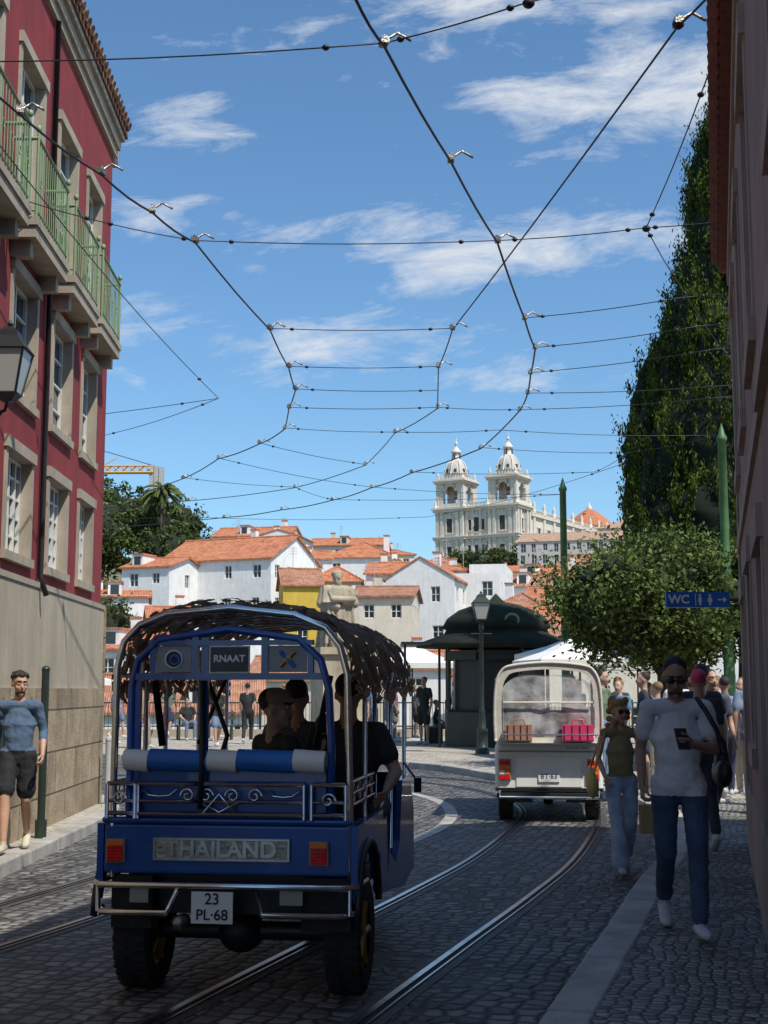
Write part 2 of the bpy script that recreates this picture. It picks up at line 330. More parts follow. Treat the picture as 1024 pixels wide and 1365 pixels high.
def ribbon(mb,P,o0,o1,z,m):
    a=offs(P,o0);b=offs(P,o1);n=len(P)
    mb.add([(p.x,p.y,z) for p in a]+[(p.x,p.y,z) for p in b],[(i,i+1,n+i+1,n+i) for i in range(n-1)],m)
K=smoothline([V(p) for p in KR],5)
def raised(name,K,close,zt,m):
    g=MB(); inner=offs(K,.22)
    g.add([(p.x,p.y,zt) for p in inner]+[(q[0],q[1],zt) for q in close],[tuple(range(len(inner)+len(close)))],m)
    return g
near=[p for p in K if p.y<=19]
g=raised('pavement',near,[(6.5,19),(6.5,-9)],.12,calc_m); g.obj('pavement')
far=K[len(near)-1:]
g=raised('plaza',far,[(-58,43.8),(60,43.8),(60,19.0),(6.5,19.0)],.12,plaza_m)
g.add([(6.5,-9,.12),(60,-9,.12),(60,19,.12),(6.5,19,.12)],[(0,1,2,3)],plaza_m); g.obj('plaza_pavement')
def kerb(name,K,side=1):
    g=MB(); pts=[K[0]]
    for a,b in zip(K,K[1:]):
        d=(b-a).length; k=max(1,int(d/.25))
        for j in range(1,k+1): pts.append(a+(b-a)*j/k)
    i=0
    while i<len(pts)-1:
        j=min(i+4,len(pts)-1); a,b=pts[i],pts[j]; t=(b-a)
        if t.length>.05:
            ang=math.atan2(t.y,t.x); c=(a+b)/2+V((t.y,-t.x)).normalized()*.115*side
            g.box((c.x,c.y,.045),(t.length-.012,.23,.165+random.uniform(-.012,.004)),kerb_m,ang+random.uniform(-.008,.008))
        i=j
    return g.obj(name,bevel=.016)
kerb('kerb',K)
wx=lambda y:-3.31-.029*y
KL=[(-2.95,-9),(-3.2,4),(-3.28,11.8),(-3.28,15.8),(-3.45,18),(-4.2,20),(-6,22),(-10,24.5),(-20,28),(-58,34)]
KL2=smoothline([V(p) for p in KL],4)
g=MB(); inn=offs(KL2,-.22); g.add([(p.x,p.y,.12) for p in inn]+[(-58,-9,.12)],[tuple(range(len(inn)+1))],plaza_m); g.obj('pavement')
kerb('kerb',KL2,-1)
rb=M('rail_bed',(.055,.053,.05),.6,.4,4,.5,40)
def track(C,name):
    g=MB(); P=smoothline([V(p) for p in C],8)
    for o in(-.48,.48):
        ribbon(g,P,o-.1,o+.1,.004,rb)
        ribbon(g,P,o-.05,o-.012,.014,steel); ribbon(g,P,o-.012,o+.026,.008,groove); ribbon(g,P,o+.026,o+.038,.013,steel)
    g.obj(name)
track([(-3.4,-4),(-1.2,4.6),(-.6,6.8),(0,8.75),(.68,10.9),(1.32,13.1),(1.95,15.9),(2.3,18),(2.3,20),(1.9,22.5),(.8,24.7),(-1,26.5),(-4,28.5),(-12,31)],'tram_track')
track([(-6,0),(-4.2,5),(-3.3,7.5),(-2.5,10),(-1.9,12.3),(-1.4,15),(-1.2,17.6),(-1.4,20),(-2.1,22),(-3.5,24),(-6,26),(-12,28.3)],'tram_track')
g=MB(); P=smoothline([V(p) for p in [(.05,14),(.42,15.2),(.72,16.5),(.88,18),(.82,19.75),(.45,21.4),(-.3,23)]],6); ribbon(g,P,-.08,.08,.0045,kerb_m); g.obj('stone_band')
g=MB(); g.cyl((-.1,12.6,.001),(-.1,12.6,.007),.32,m=darksteel,n=28); g.torus((-.1,12.6,.006),(0,0,1),.33,.012,blackm,28,5); g.obj('manhole_cover')
# ------------------------------------------------------------------ red building
rt=root('red_townhouse')
g=MB()
Y0=2.0;Y1=18.3
cols=[(2.5,3.6),(4.2,5.3),(5.9,7.0),(7.6,8.7),(9.4,10.5),(11.15,12.25),(12.95,14.05),(14.83,15.9),(16.55,17.5)]
sec=math.sqrt(1+.029**2)
ops=[]
for a,b in cols:
    ua=(a-Y0)*sec+.05;ub=(b-Y0)*sec-.05
    ops+= [(ua,ub,2.95,3.95,(3,4)),(ua,ub,4.55,5.75,(1,3)),(ua,ub,6.32,8.1,(1,4))]
ob=g.wall((wx(Y0),Y0),(wx(Y1),Y1),2.72,9.1,ops,red_m,glass,frame_w,trim_m,rev=.13,sw=.09,proud=.022,fw=.04)
g.wall((wx(Y1),Y1),(-16,Y1+.4),2.72,9.1,[(2,3,4.6,5.9),(5,6,4.6,5.9),(2,3,6.5,8.1),(5,6,6.5,8.1)],red_m,glass,frame_w,trim_m)
g.wall((-16,Y0),(wx(Y0),Y0),0,9.1,[],red_m)
g.wall((-16,Y1),(-16,Y0),0,9.1,[],red_m)
g.obj('walls',rt)
g=MB()
ob=g.wall((wx(Y0)+.04,Y0),(wx(Y1)+.04,Y1+.04),.8,2.72,[],base_m)
g.wall((wx(Y0)+.07,Y0),(wx(Y1)+.07,Y1+.07),.1,1.62,[],stone_m)
def lb(y0,y1,o0,o1,z0,z1,m,g=g):
    v=[(wx(y)+o,y,z) for y in(y0,y1) for o in(o0,o1) for z in(z0,z1)]
    g.add(v,[(0,1,3,2),(4,6,7,5),(0,4,5,1),(2,3,7,6),(0,2,6,4),(1,5,7,3)],m)
lb(Y0,Y1+.07,-.1,.066,1.6,1.625,base_m); lb(Y0,Y1+.05,-.1,.055,2.68,2.74,trim_m)
g.wall((wx(Y1)+.07,Y1+.07),(-16,Y1+.5),.1,2.72,[],stone_m)
g.obj('stone_base',rt)
g=MB()
lb(Y0,Y1+.1,-.1,.05,9.1,9.22,trim_m,g);lb(Y0,Y1+.13,-.1,.09,9.22,9.36,trim_m,g);lb(Y0,Y1+.16,-.1,.14,9.36,9.45,trim_m,g)
g.box((-10,Y1+.3,9.27),(12.3,.3,.34),trim_m)
g.obj('cornice',rt,bevel=.01)
g=MB()
g.slab([(wx(Y0)+.16,Y0,9.52),(wx(Y1)+.16,Y1+.25,9.52),(-9.5,Y1-3,12.0),(-9.5,Y0,12.0)],.07,roofdark)
g.slab([(wx(Y1)+.16,Y1+.25,9.52),(-16,Y1+.5,9.52),(-9.5,Y1-3,12.0)],.07,roofdark)
y=Y0
while y<Y1+.2:
    g.cyl((wx(y)+.22,y,9.54),(wx(y)-.6,y,9.92),.07,m=roofdark,n=8); y+=.19
g.obj('roof',rt)
g=MB()
for a,b in cols:
    ya=a-.2;yb=b+.2
    lb(ya,yb,-.02,.27,6.0,6.12,trim_m,g); lb(ya+.1,ya+.22,-.02,.2,5.84,6.0,trim_m,g); lb(yb-.22,yb-.1,-.02,.2,5.84,6.0,trim_m,g)
    lb(ya-.02,yb+.02,-.02,.29,6.12,6.2,trim_m,g)
    for zz in(6.28,7.02):
        for (p,q) in (((wx(ya)+.01,ya+.03),(wx(ya)+.26,ya+.03)),((wx(ya)+.26,ya+.03),(wx(yb)+.26,yb-.03)),((wx(yb)+.26,yb-.03),(wx(yb)+.01,yb-.03))):
            g.cyl((p[0],p[1],zz),(q[0],q[1],zz),.012 if zz<7 else .019,m=greeni,n=6)
    k=int((yb-ya)/.1)
    for i in range(k+1):
        yy=ya+.03+(yb-ya-.06)*i/k; g.cyl((wx(yy)+.26,yy,6.2),(wx(yy)+.26,yy,7.02),.0065,m=greeni,n=5,cap=False)
        if i%3==1: g.torus((wx(yy)+.26,yy+.045,6.6),(1,0,0),.04,.006,greeni,10,4)
    for i in range(1,4):
        for yy in(ya+.03,yb-.03): g.cyl((wx(yy)+.065*i,yy,6.2),(wx(yy)+.065*i,yy,7.02),.0065,m=greeni,n=5,cap=False)
    for yy in(ya+.03,yb-.03):
        g.cyl((wx(yy)+.26,yy,6.2),(wx(yy)+.26,yy,7.08),.015,m=greeni,n=6); g.ell((wx(yy)+.26,yy,7.12),(.03,.03,.04),greeni,nu=8,nv=6)
g.obj('balconies',rt)
g=MB()
for y0 in (14.42,10.8): g.tube([(wx(y0)+.05,y0,9.1),(wx(y0)+.05,y0,2.8),(wx(y0)+.12,y0,2.6)],.03,blackm,8)
g.obj('downpipes',rt)
def lantern(g,x,y,z,w,h,m,mg):
    a=w*.28;b=w*.5
    def ring(r,zz): return [(x-r,y-r,zz),(x+r,y-r,zz),(x+r,y+r,zz),(x-r,y+r,zz)]
    R=[ring(a,z+h*.12),ring(b,z+h*.66)]
    g.add(R[0]+R[1],[(i,(i+1)%4,4+(i+1)%4,4+i) for i in range(4)],mg)
    for i in range(4): g.cyl(R[0][i],R[1][i],w*.035,m=m,n=6)
    for R_ in R:
        for i in range(4): g.cyl(R_[i],R_[(i+1)%4],w*.035,m=m,n=6)
    g.add(ring(b*1.12,z+h*.66)+ring(b*.55,z+h*.84)+ring(b*.5,z+h*.9)+ring(b*.2,z+h*.97),[(i+4*k,(i+1)%4+4*k,4+(i+1)%4+4*k,4+i+4*k) for k in range(3) for i in range(4)]+[(12,13,14,15)],m)
    g.add(ring(a*1.1,z+h*.12)+ring(a*.5,z+h*.02),[(i,(i+1)%4,4+(i+1)%4,4+i) for i in range(4)]+[(4,5,6,7)],m)
    g.lathe((x,y,z+h*.97),[(.001,.0),(w*.05,.01),(w*.09,h*.03),(w*.05,h*.06),(.001,h*.1)],m,8)
g=MB(); lx,ly,lz=-3.34,11.75,4.12
lantern(g,lx,ly,lz,.33,.72,blackm,lampg)
g.tube([(lx,ly,lz+.03),(lx-.02,ly,lz-.06),(lx-.12,ly,lz-.1),(lx-.25,ly,lz-.02),(wx(ly)+.02,ly,lz-.05)],.016,blackm,6)
g.tube([(lx-.05,ly,lz-.08),(lx-.15,ly,lz-.22),(wx(ly)+.02,ly,lz-.28)],.012,blackm,6)
g.box((wx(ly)+.02,ly,lz-.15),(.03,.08,.36),blackm)
g.obj('wall_lantern')
g=MB(); g.cyl((-3.47,13.95,.12),(-3.47,13.95,1.8),.04,m=darkgreen,n=12); g.cyl((-3.47,13.95,.12),(-3.47,13.95,.3),.06,m=darkgreen,n=12); g.ell((-3.47,13.95,1.81),(.045,.045,.04),darkgreen); g.obj('metal_post')
g=MB(); g.cyl((-3.62,18.0,.12),(-3.62,18.0,.95),.04,m=concm,n=10); g.ell((-3.62,18,.95),(.045,.045,.05),concm); g.obj('bollard')
# ------------------------------------------------------------------ right building
rx=lambda y:.265+.245*y
YE=13.5;HE=5.9
rt=root('pink_townhouse'); g=MB()
s2=math.sqrt(1+.245**2)
def rop(a,b,z0,z1): return ((YE-b)*s2,(YE-a)*s2,z0,z1)
g.wall((rx(YE),YE),(rx(6.5),6.5),.1,HE,[rop(11.8,12.7,.12,2.4),rop(9.6,10.5,1.2,2.5),rop(7.2,8.1,.12,2.4),rop(11.8,12.7,3.6,5.2),rop(9.6,10.5,3.6,5.2),rop(7.2,8.1,3.6,5.2)],pink_m,glass,frame_g,pinkt_m,rev=.2,sw=.14,proud=.012)
g.wall((rx(6.5),6.5),(rx(-9),-9),.1,8.4,[(2,3,3.6,5.2),(5,6,3.6,5.2),(8,9,3.6,5.2)],pink_m,glass,frame_g,pinkt_m,rev=.2,sw=.14,proud=.012)  # unseen near block, extra height added to shade the blue tuk-tuk
g.wall((12,10.9),(rx(YE),YE),.1,HE,[],pink_m); g.wall((12,-9),(12,10.9),.1,HE,[],pink_m)
g.wall((rx(6.5),6.5),(12,6.5),.1,8.4,[],pink_m)
g.obj('walls',rt)
g=MB()
def rb_(y0,y1,o0,o1,z0,z1,m):
    v=[(rx(y)-o,y,z) for y in(y0,y1) for o in(o0,o1) for z in(z0,z1)]
    g.add(v,[(0,1,3,2),(4,6,7,5),(0,4,5,1),(2,3,7,6),(0,2,6,4),(1,5,7,3)],m)
rb_(6.5,YE+.02,-.1,.022,.1,.75,pinkt_m); rb_(6.5,YE+.03,-.1,.026,2.95,3.08,pinkt_m); rb_(6.5,YE+.04,-.1,.035,HE-.15,HE,pinkt_m);rb_(YE-.4,YE+.015,-.1,.016,.75,HE-.15,pinkt_m)
rb_(-9,6.5,-.1,.03,.1,.75,pinkt_m);rb_(-9,6.5,-.1,.045,2.95,3.08,pinkt_m)
g.obj('mouldings',rt)
g=MB()
y=6.5
rb_(6.5,YE+.1,-.2,.11,HE,HE+.06,eave_m)
while y<YE+.12:
    g.cyl((rx(y)-.17,y-.05,HE+.1),(rx(y)+1.2,y+.3,HE+.65),.07,m=eave_m,n=8); y+=.17
g.slab([(rx(6.5)-.12,6.5,HE+.1),(rx(YE+.1)-.12,YE+.1,HE+.1),(12,11.2,HE+2),(12,6.5,HE+2)],.05,eave_m)
g.slab([(rx(-9)-.2,-9,8.5),(rx(6.5)-.2,6.5,8.5),(12,6.5,10.5),(12,-9,10.5)],.1,eave_m)  # roof over the raised unseen block, part of the added shading
g.obj('roof',rt)
# ------------------------------------------------------------------ houses
def house(name,X,Y,w,d,rot,zb,ze,zr,kind,mw,mr=None,ww=.75,wh=1.05,skip=.2,ncol=None,trim=None,rows=4):
    mr=mr or random.choice([rooftile,rooftile,rooftile2])
    r=root(name,(X,Y,0),math.radians(rot)); g=MB()
    C=[(-w/2,0),(w/2,0),(w/2,d),(-w/2,d)]
    for k in range(4):
        p,q=C[k],C[(k+1)%4]; L=math.dist(p,q); ops=[]
        if k!=2:
            nc=ncol if (ncol and k==0) else max(1,int(L/1.9))
            for j in range(rows):
                z1=ze-.55-j*2.6; z0=z1-wh
                if z0<zb+.3: break
                for i in range(nc):
                    if random.random()<skip: continue
                    u=L*(i+.5)/nc+random.uniform(-.12,.12)
                    a=ww*random.choice([.85,1,1]); hgt=wh*random.choice([1,1,.8])
                    ops.append((u-a/2,u+a/2,z1-hgt,z1))
        g.wall(p,q,zb,ze,ops,mw,glass,frame_w,trim,rev=.14,sw=.1,fw=.06,bars=(1,1))
    o=.22
    if kind=='gx':
        for (x) in (-w/2,w/2): g.add([(x,0,ze),(x,d,ze),(x,d/2,zr-.05)],[(0,1,2)],mw)
        g2=MB(); g2.slab([(-w/2-o,-o,ze-.05),(w/2+o,-o,ze-.05),(w/2+o,d/2,zr),(-w/2-o,d/2,zr)],.12,mr);g2.slab([(-w/2-o,d+o,ze-.05),(w/2+o,d+o,ze-.05),(w/2+o,d/2,zr-.004),(-w/2-o,d/2,zr-.004)],.12,mr)
        g2.cyl((-w/2-o,d/2,zr),(w/2+o,d/2,zr),.1,m=mr,n=8)
    elif kind=='gy':
        for (y) in (0,d): g.add([(-w/2,y,ze),(w/2,y,ze),(0,y,zr-.05)],[(0,1,2)],mw)
        g2=MB(); g2.slab([(-w/2-o,-o*.3,ze-.05),(0,-o*.3,zr),(0,d,zr),(-w/2-o,d,ze-.05)],.12,mr);g2.slab([(w/2+o,-o*.3,ze-.05),(0,-o*.3,zr-.003),(0,d,zr-.003),(w/2+o,d,ze-.05)],.12,mr)
    elif kind=='hip':
        a=min(w,d)/2; g2=MB()
        A,B=( (-w/2+a,d/2,zr),(w/2-a,d/2,zr)) if w>=d else ((0,a,zr),(0,d-a,zr))
        c=[(-w/2-o,-o,ze-.05),(w/2+o,-o,ze-.05),(w/2+o,d+o,ze-.05),(-w/2-o,d+o,ze-.05)]
        if w>=d: fs=[(c[0],c[1],B,A),(c[1],c[2],B),(c[2],c[3],A,B),(c[3],c[0],A)]
        else: fs=[(c[0],c[1],A),(c[1],c[2],B,A),(c[2],c[3],B),(c[3],c[0],A,B)]
        for f in fs: g2.slab(list(f),.1,mr)
        for c_ in c: g2.cyl(c_,A if (V(c_)-V(A)).length<(V(c_)-V(B)).length else B,.08,m=mr,n=6)
    else:
        g2=MB(); g2.b2(-w/2+.15,w/2-.15,.15,d-.15,ze-.4,ze-.25,concm)
    if kind!='flat' and random.random()<.8:
        cx=random.uniform(-w/3,w/3); g2.b2(cx-.25,cx+.25,d*.55,d*.55+.5,ze,zr+.7,mw); g2.b2(cx-.3,cx+.3,d*.55-.05,d*.55+.55,zr+.7,zr+.8,mr)
    if kind!='flat' and random.random()<.5 and w>4:
        cx=random.uniform(-w/4,w/4); zd=ze+(zr-ze)*.25
        g2.b2(cx-.45,cx+.45,.5,d*.4,zd-.3,zd+.75,mw); g2.b2(cx-.28,cx+.28,.48,.5,zd-.05,zd+.6,glass); g2.b2(cx-.55,cx+.55,.4,d*.42,zd+.75,zd+.85,mr)
    if random.random()<.5:
        ax_=random.uniform(-w/4,w/4); g2.cyl((ax_,d*.5,zr-.2),(ax_,d*.5,zr+1.6),.025,m=concm,n=4)
        for q in(1.1,1.3,1.5): g2.cyl((ax_-.3,d*.5,zr+q),(ax_+.3,d*.5,zr+q),.015,m=concm,n=4)
    g.obj('walls',r); g2.obj('roof',r); return r
W=white_m
house('white_house',-13.6,108,10.4,8,-25,-4,12.0,14.1,'gx',W,mr=rooftile,ncol=4,skip=.3)
house('white_house',-18.6,105,4.2,6,-20,-4,11.2,12.1,'gx',W,skip=.3)
house('white_house',-13.8,138,8,7,-10,0,17.4,18.6,'gx',W)
house('white_house',-10.6,134,4,7,-10,0,17.0,17.6,'gy',W)
house('ochre_house',-5.75,95,2.7,5,8,-4,9.0,10.3,'gx',ochre_m,skip=.6)
house('cream_house',-3.5,99,3.6,6,0,-4,9.6,10.8,'hip',cream_m)
house('white_house',-2.3,124,6.6,8,-8,-2,13.8,15.5,'hip',W,mr=rooftile)
house('white_house',-7,121,4.6,7,5,-2,13.4,14.4,'gx',W)
house('cream_house',-.1,80,3.5,6,-6,-7,7.2,7.9,'gx',cream_m,ncol=2,skip=.1)
house('white_house',1.6,104,6.0,7,-5,-4,10.6,11.7,'gx',W)
house('white_house',2.4,90,4.7,9,-14,-6,9.0,10.5,'gy',W,ncol=2,skip=.25,rows=5)
house('white_house',6.1,93,3.8,7,-10,-6,9.6,9.9,'flat',W)
house('white_house',7.5,98,2.6,7,-10,-6,10.7,10.9,'flat',W)
house('white_house',5.0,99,2.2,6,-10,-6,10.4,10.8,'hip',W)
house('white_house',8.4,85,3.7,6,-15,-6,6.6,7.8,'hip',W)
house('white_house',9.8,78,3.4,6,-5,-7,5.6,6.5,'gx',W)
house('cream_house',-4.4,160,9,7,-5,2,18.8,19.9,'gx',cream_m)
house('cream_house',.8,165,6,7,10,2,18.2,19.2,'hip',cream_m)
house('white_house',-18.2,90,5,7,10,-6,7.9,8.4,'gx',W)
house('white_house',-16,74,8,7,-5,-8,3.9,5.0,'gx',W)
house('white_house',-9.3,59,8,6,6,-9,.7,2.3,'gx',W,skip=.5)
house('white_house',-17.5,60,7,6,-8,-9,1.2,2.4,'hip',W)
house('cream_house',-4.2,70,6,6,-8,-9,2.2,3.4,'gx',cream_m)
house('white_house',-11,84,7,7,12,-7,6,6.9,'gx',W)
house('white_house',2.8,72,5,5,-4,-9,2.8,3.7,'gx',W)
house('white_house',6.5,66,5,5,6,-9,2.4,3.3,'hip',W)
house('cream_house',12.5,90,6,7,-10,-6,7.6,8.6,'gx',cream_m)
house('white_house',16,75,8,7,-10,-8,5.6,6.8,'hip',W)
house('cream_house',10.5,62,9,7,-3,-9,4.0,5.1,'hip',cream_m)
house('white_house',24,80,12,7,-10,-8,6.6,7.8,'gx',W)
house('white_house',-26,95,10,7,10,-8,8.6,9.8,'gx',W)
house('white_house',14,118,7,7,-20,-4,11.5,12.8,'hip',W)
house('white_house',21,130,9,7,-20,-2,13.5,15,'gx',W)
house('white_house',-9.2,116,2.6,5,-5,-2,13.0,13.2,'flat',W);house('white_house',.9,114,3,5,8,-2,11.9,12.7,'gy',W)
house('cream_house',4.6,112,3.2,5,-8,-2,11.9,12.8,'hip',cream_m);house('white_house',-5.3,108,3.2,5,6,-2,11.2,11.3,'flat',W)
house('white_house',10.6,104,4.2,6,-12,-4,9.6,10.6,'gx',W);house('white_house',-.9,91,2.6,5,4,-5,8.6,8.8,'flat',W)
for i in range(26):
    X=random.uniform(-45,60);Y=random.uniform(115,260)
    zb=hh(X,Y); z=zb+random.uniform(5,7.5)
    if z>1.6+.092*Y: z=1.6+.09*Y
    if z<zb+2: continue
    house(random.choice(['white_house','cream_house']),X,Y,random.uniform(4.5,8),7,random.uniform(-25,25),zb-4,z,z+1.0,random.choice(['gx','hip','gy']),random.choice([W,W,cream_m]),rows=2)
g=MB(); g.b2(-60,60,43.8,44.2,-10,.35,base_m); g.obj('retaining_wall')
g=MB()
for x in np.arange(-30,12,.12): g.cyl((x,44,.35),(x,44,1.2),.009,m=darkgreen,n=4,cap=False)
for z in(.45,1.2): g.cyl((-30,44,z),(12,44,z),.025,m=darkgreen,n=6)
for x in np.arange(-30,12.1,2): g.cyl((x,44,.3),(x,44,1.3),.035,m=darkgreen,n=8)
g.obj('iron_railing')
# ------------------------------------------------------------------ church
def church():
    r=root('twin_tower_church',(26.3,384,33),math.radians(-30)); cs=church_m
    g=MB(); dk=M('church_opening',(.06,.055,.05),.9)
    g.b2(-12.9,12.9,.6,9,-6,21,cs)
    for x in(-8.4,8.4): g.b2(x-4.5,x+4.5,0,9,-6,21.02,cs)
    def win(x,y,z,w,h,ax='x',arch=True,ped=0):
        def b(a0,a1,o0,o1,z0,z1,m):
            if ax=='x': g.b2(x+a0,x+a1,y-o1,y-o0,z0,z1,m)
            else: g.b2(y+o0,y+o1,x+a0,x+a1,z0,z1,m)
        b(-w/2,w/2,-.3,.06,z,z+h,dk)
        b(-w/2-.35,-w/2,-.3,.28,z-.2,z+h,cs);b(w/2,w/2+.35,-.3,.28,z-.2,z+h,cs);b(-w/2-.45,w/2+.45,-.3,.36,z+h,z+h+.4,cs);b(-w/2-.45,w/2+.45,-.3,.4,z-.5,z-.2,cs)
        if ped: b(-w/2-.2,w/2+.2,-.3,.3,z+h+.4,z+h+.9,cs); b(-w/4,w/4,-.3,.28,z+h+.9,z+h+1.3,cs)
    for z0,z1,o in((11.6,12.3,.7),(12.3,12.6,.95),(19.8,20.5,.7),(20.5,21,1.1),(-.2,.9,.4)):
        for x in(-8.4,8.4): g.b2(x-4.5-o,x+4.5+o,-o,9+o,z0,z1+.01,cs)
        g.b2(-4,4,.6-o,2,z0,z1,cs)
    for x in(-12.4,-10.9,-5.9,-4.4,4.4,5.9,10.9,12.4):
        for z0,z1 in((.9,11.6),(12.6,19.8)): g.b2(x-.45,x+.45,-.4,.5,z0,z1,cs); g.b2(x-.6,x+.6,-.5,.5,z1-.8,z1,cs)
    for x in(-3,-1.2,1.2,3):
        for z0,z1 in((.9,11.6),(12.6,19.8)): g.b2(x-.35,x+.35,.2,1,z0,z1,cs)
    for x in(-8.4,8.4):
        win(x,0,13.8,1.8,4,ped=1); win(x,0,7,1.5,2.6,ped=1); win(x,0,1.5,1.7,3.6)
    win(0,.6,13.8,1.8,4,ped=1)
    for x in(-2.1,2.1): win(x,.6,14.2,.9,3)
    for x in(-2.4,0,2.4): win(x,.6,.9,1.3,4); win(x,.6,7.2,1.1,2.6,ped=1)
    for z in(2,7.2,14): win(3.2,12.9,z,1.4,3,'y',ped=1)
    for yy in(.5,2.2,6.8,8.5):
        for z0,z1 in((.9,11.6),(12.6,19.8)): g.b2(12.6,13.3,yy-.4,yy+.4,z0,z1,cs)
    for x in(-8.4,8.4):
        cy=4.5
        T0=21
        for (sx,sy) in((-1,-1),(1,-1),(1,1),(-1,1)):
            g.b2(x+sx*3.35-.95,x+sx*3.35+.95,cy+sy*3.35-.95,cy+sy*3.35+.95,T0,T0+7.6,cs)
            g.b2(x+sx*4.1-.35,x+sx*4.1+.35,cy+sy*4.1-.35,cy+sy*4.1+.35,T0,T0+7.2,cs)
            g.lathe((x+sx*4,cy+sy*4,T0+8.6),[(.5,0),(.5,.5),(.25,.7),(.45,1.1),(.3,1.5),(.1,2.2),(.01,2.5)],cs,8)
            g.lathe((x+sx*4.6,cy+sy*4.6,T0),[(.5,0),(.5,.7),(.25,.9),(.4,1.3),(.1,2.1),(.01,2.3)],cs,8)
        for s in(-1,1):
            for ax in(0,1):
                for k in range(7):
                    a=math.pi*(k+.5)/7; cx=1.9*math.cos(a); z=T0+4.6+1.9*math.sin(a)
                    if ax==0: g.b2(x+cx-.45,x+cx+.45,cy+s*3.9-.35,cy+s*3.9+.35,z,T0+7.2,cs)
                    else: g.b2(x+s*3.9-.35,x+s*3.9+.35,cy+cx-.45,cy+cx+.45,z,T0+7.2,cs)
                if ax==0: g.b2(x-2.5,x+2.5,cy+s*3.9-.3,cy+s*3.9+.3,T0,T0+1.3,cs)
                else: g.b2(x+s*3.9-.3,x+s*3.9+.3,cy-2.5,cy+2.5,T0,T0+1.3,cs)
        g.lathe((x,cy,T0),[(.5,3.2),(1.0,3.3),(.8,4.6),(.3,5.2)],darksteel,10)
        g.b2(x-2.6,x+2.6,cy-2.6,cy+2.6,T0,T0+.3,dk)
        g.b2(x-4.9,x+4.9,cy-4.9,cy+4.9,T0+7.2,T0+7.8,cs); g.b2(x-5.3,x+5.3,cy-5.3,cy+5.3,T0+7.8,T0+8.2,cs); g.b2(x-4.6,x+4.6,cy-4.6,cy+4.6,T0+8.2,T0+8.7,cs)
        for s in(-1,1):
            for k in range(9):
                q=-3.6+k*.9
                g.b2(x+q-.12,x+q+.12,cy+s*4.3-.12,cy+s*4.3+.12,T0+8.7,T0+9.5,cs); g.b2(x+s*4.3-.12,x+s*4.3+.12,cy+q-.12,cy+q+.12,T0+8.7,T0+9.5,cs)
        g.lathe((x,cy,T0+8.7),[(3.6,0),(3.6,1.2),(3.75,1.3),(3.4,2.2),(3.05,3.6),(2.5,4.8),(1.6,5.7),(1.15,6.0)],dome_m,16,rz=.196)
        for k in range(8):
            a=k*math.pi/4; g.tube([(x+rr*math.cos(a),cy+rr*math.sin(a),T0+8.7+zz) for rr,zz in((3.7,1.3),(3.48,2.3),(3.13,3.7),(2.58,4.9),(1.6,5.8))],.2,cs,5)
            b=a+.39; g.box((x+3.3*math.cos(b),cy+3.3*math.sin(b),T0+11.2),(.5,.7,1.0),dk,b)
        g.lathe((x,cy,T0+14.4),[(1.6,0),(1.6,.4),(1.15,.5),(1.15,2.3),(1.5,2.4),(1.5,2.7),(1.2,3.2),(.65,3.9),(.3,4.2),(.25,4.8),(.55,5.1),(.4,5.5),(.12,5.8),(.1,7.2)],cs,10)
        for k in range(4):
            a=k*math.pi/2; g.b2(x+1.12*math.cos(a)-.22,x+1.12*math.cos(a)+.22,cy+1.12*math.sin(a)-.22,cy+1.12*math.sin(a)+.22,T0+15.1,T0+16.5,dk)
    def balus(x0,x1,y,z,axis='x'):
        n=int(abs(x1-x0)/.8)
        for i in range(n+1):
            q=x0+(x1-x0)*i/n
            if axis=='x': g.b2(q-.13,q+.13,y-.13,y+.13,z,z+1,cs)
            else: g.b2(y-.13,y+.13,q-.13,q+.13,z,z+1,cs)
        if axis=='x': g.b2(x0,x1,y-.2,y+.2,z+1,z+1.25,cs)
        else: g.b2(y-.2,y+.2,x0,x1,z+1,z+1.25,cs)
    balus(-3.9,3.9,.7,21)
    YN=112
    g.b2(-12,12.2,9,YN,-6,18.6,cs); g.b2(-12.8,12.9,9.5,YN+.6,18.6,19.4,cs)
    balus(10,YN,12.4,19.4,'y')
    for i,yy in enumerate(np.arange(13,YN,7.4)):
        g.b2(12.2,12.7,yy-.6,yy+.6,0,18.6,cs)
        g.lathe((12.5,yy,19.5),[(.6,0),(.6,1.3),(.35,1.6),(.6,2.2),(.2,3.4),(.01,3.9)],cs,8)
        win(yy+3.7,12.2,11.5,1.8,4,'y'); win(yy+3.7,12.2,4,1.6,3,'y')
    g.b2(12.2,12.8,10,YN,9.2,9.9,cs)
    g.obj('stonework',r)
    g=MB(); g.slab([(-10,12,19.5),(0,12,21.6),(0,YN,21.6),(-10,YN,19.5)],.2,rooftile); g.slab([(10.5,12,19.5),(0,12,21.59),(0,YN,21.59),(10.5,YN,19.5)],.2,rooftile)
    c=(5,76,19.4); g.lathe(c,[(8,0),(8,2.6)],cs,8,False); g.lathe(c,[(8.6,2.5),(8.6,3),(6,5.6),(2.4,8.4),(.8,9.2)],rooftile,8,False)
    g.lathe((5,76,28.3),[(.9,0),(.9,1),(.3,1.6),(.05,3)],cs,8)
    g.obj('roofs',r)
church()
croof=tiles('convent_roof',(.4,.24,.16),(.6,.38,.27))
house('convent',46,300,33,12,-18,12,35.0,37.4,'gx',mauve_m,mr=croof,ww=1.2,wh=2.0,skip=.05,ncol=13,rows=5)
house('convent',76,350,40,14,-12,15,44,47,'hip',mauve_m,mr=croof,ww=1.2,wh=2.0,skip=.05,rows=5)
house('cream_house',24,290,10,8,-10,10,27,28.5,'gx',cream_m,rows=3)
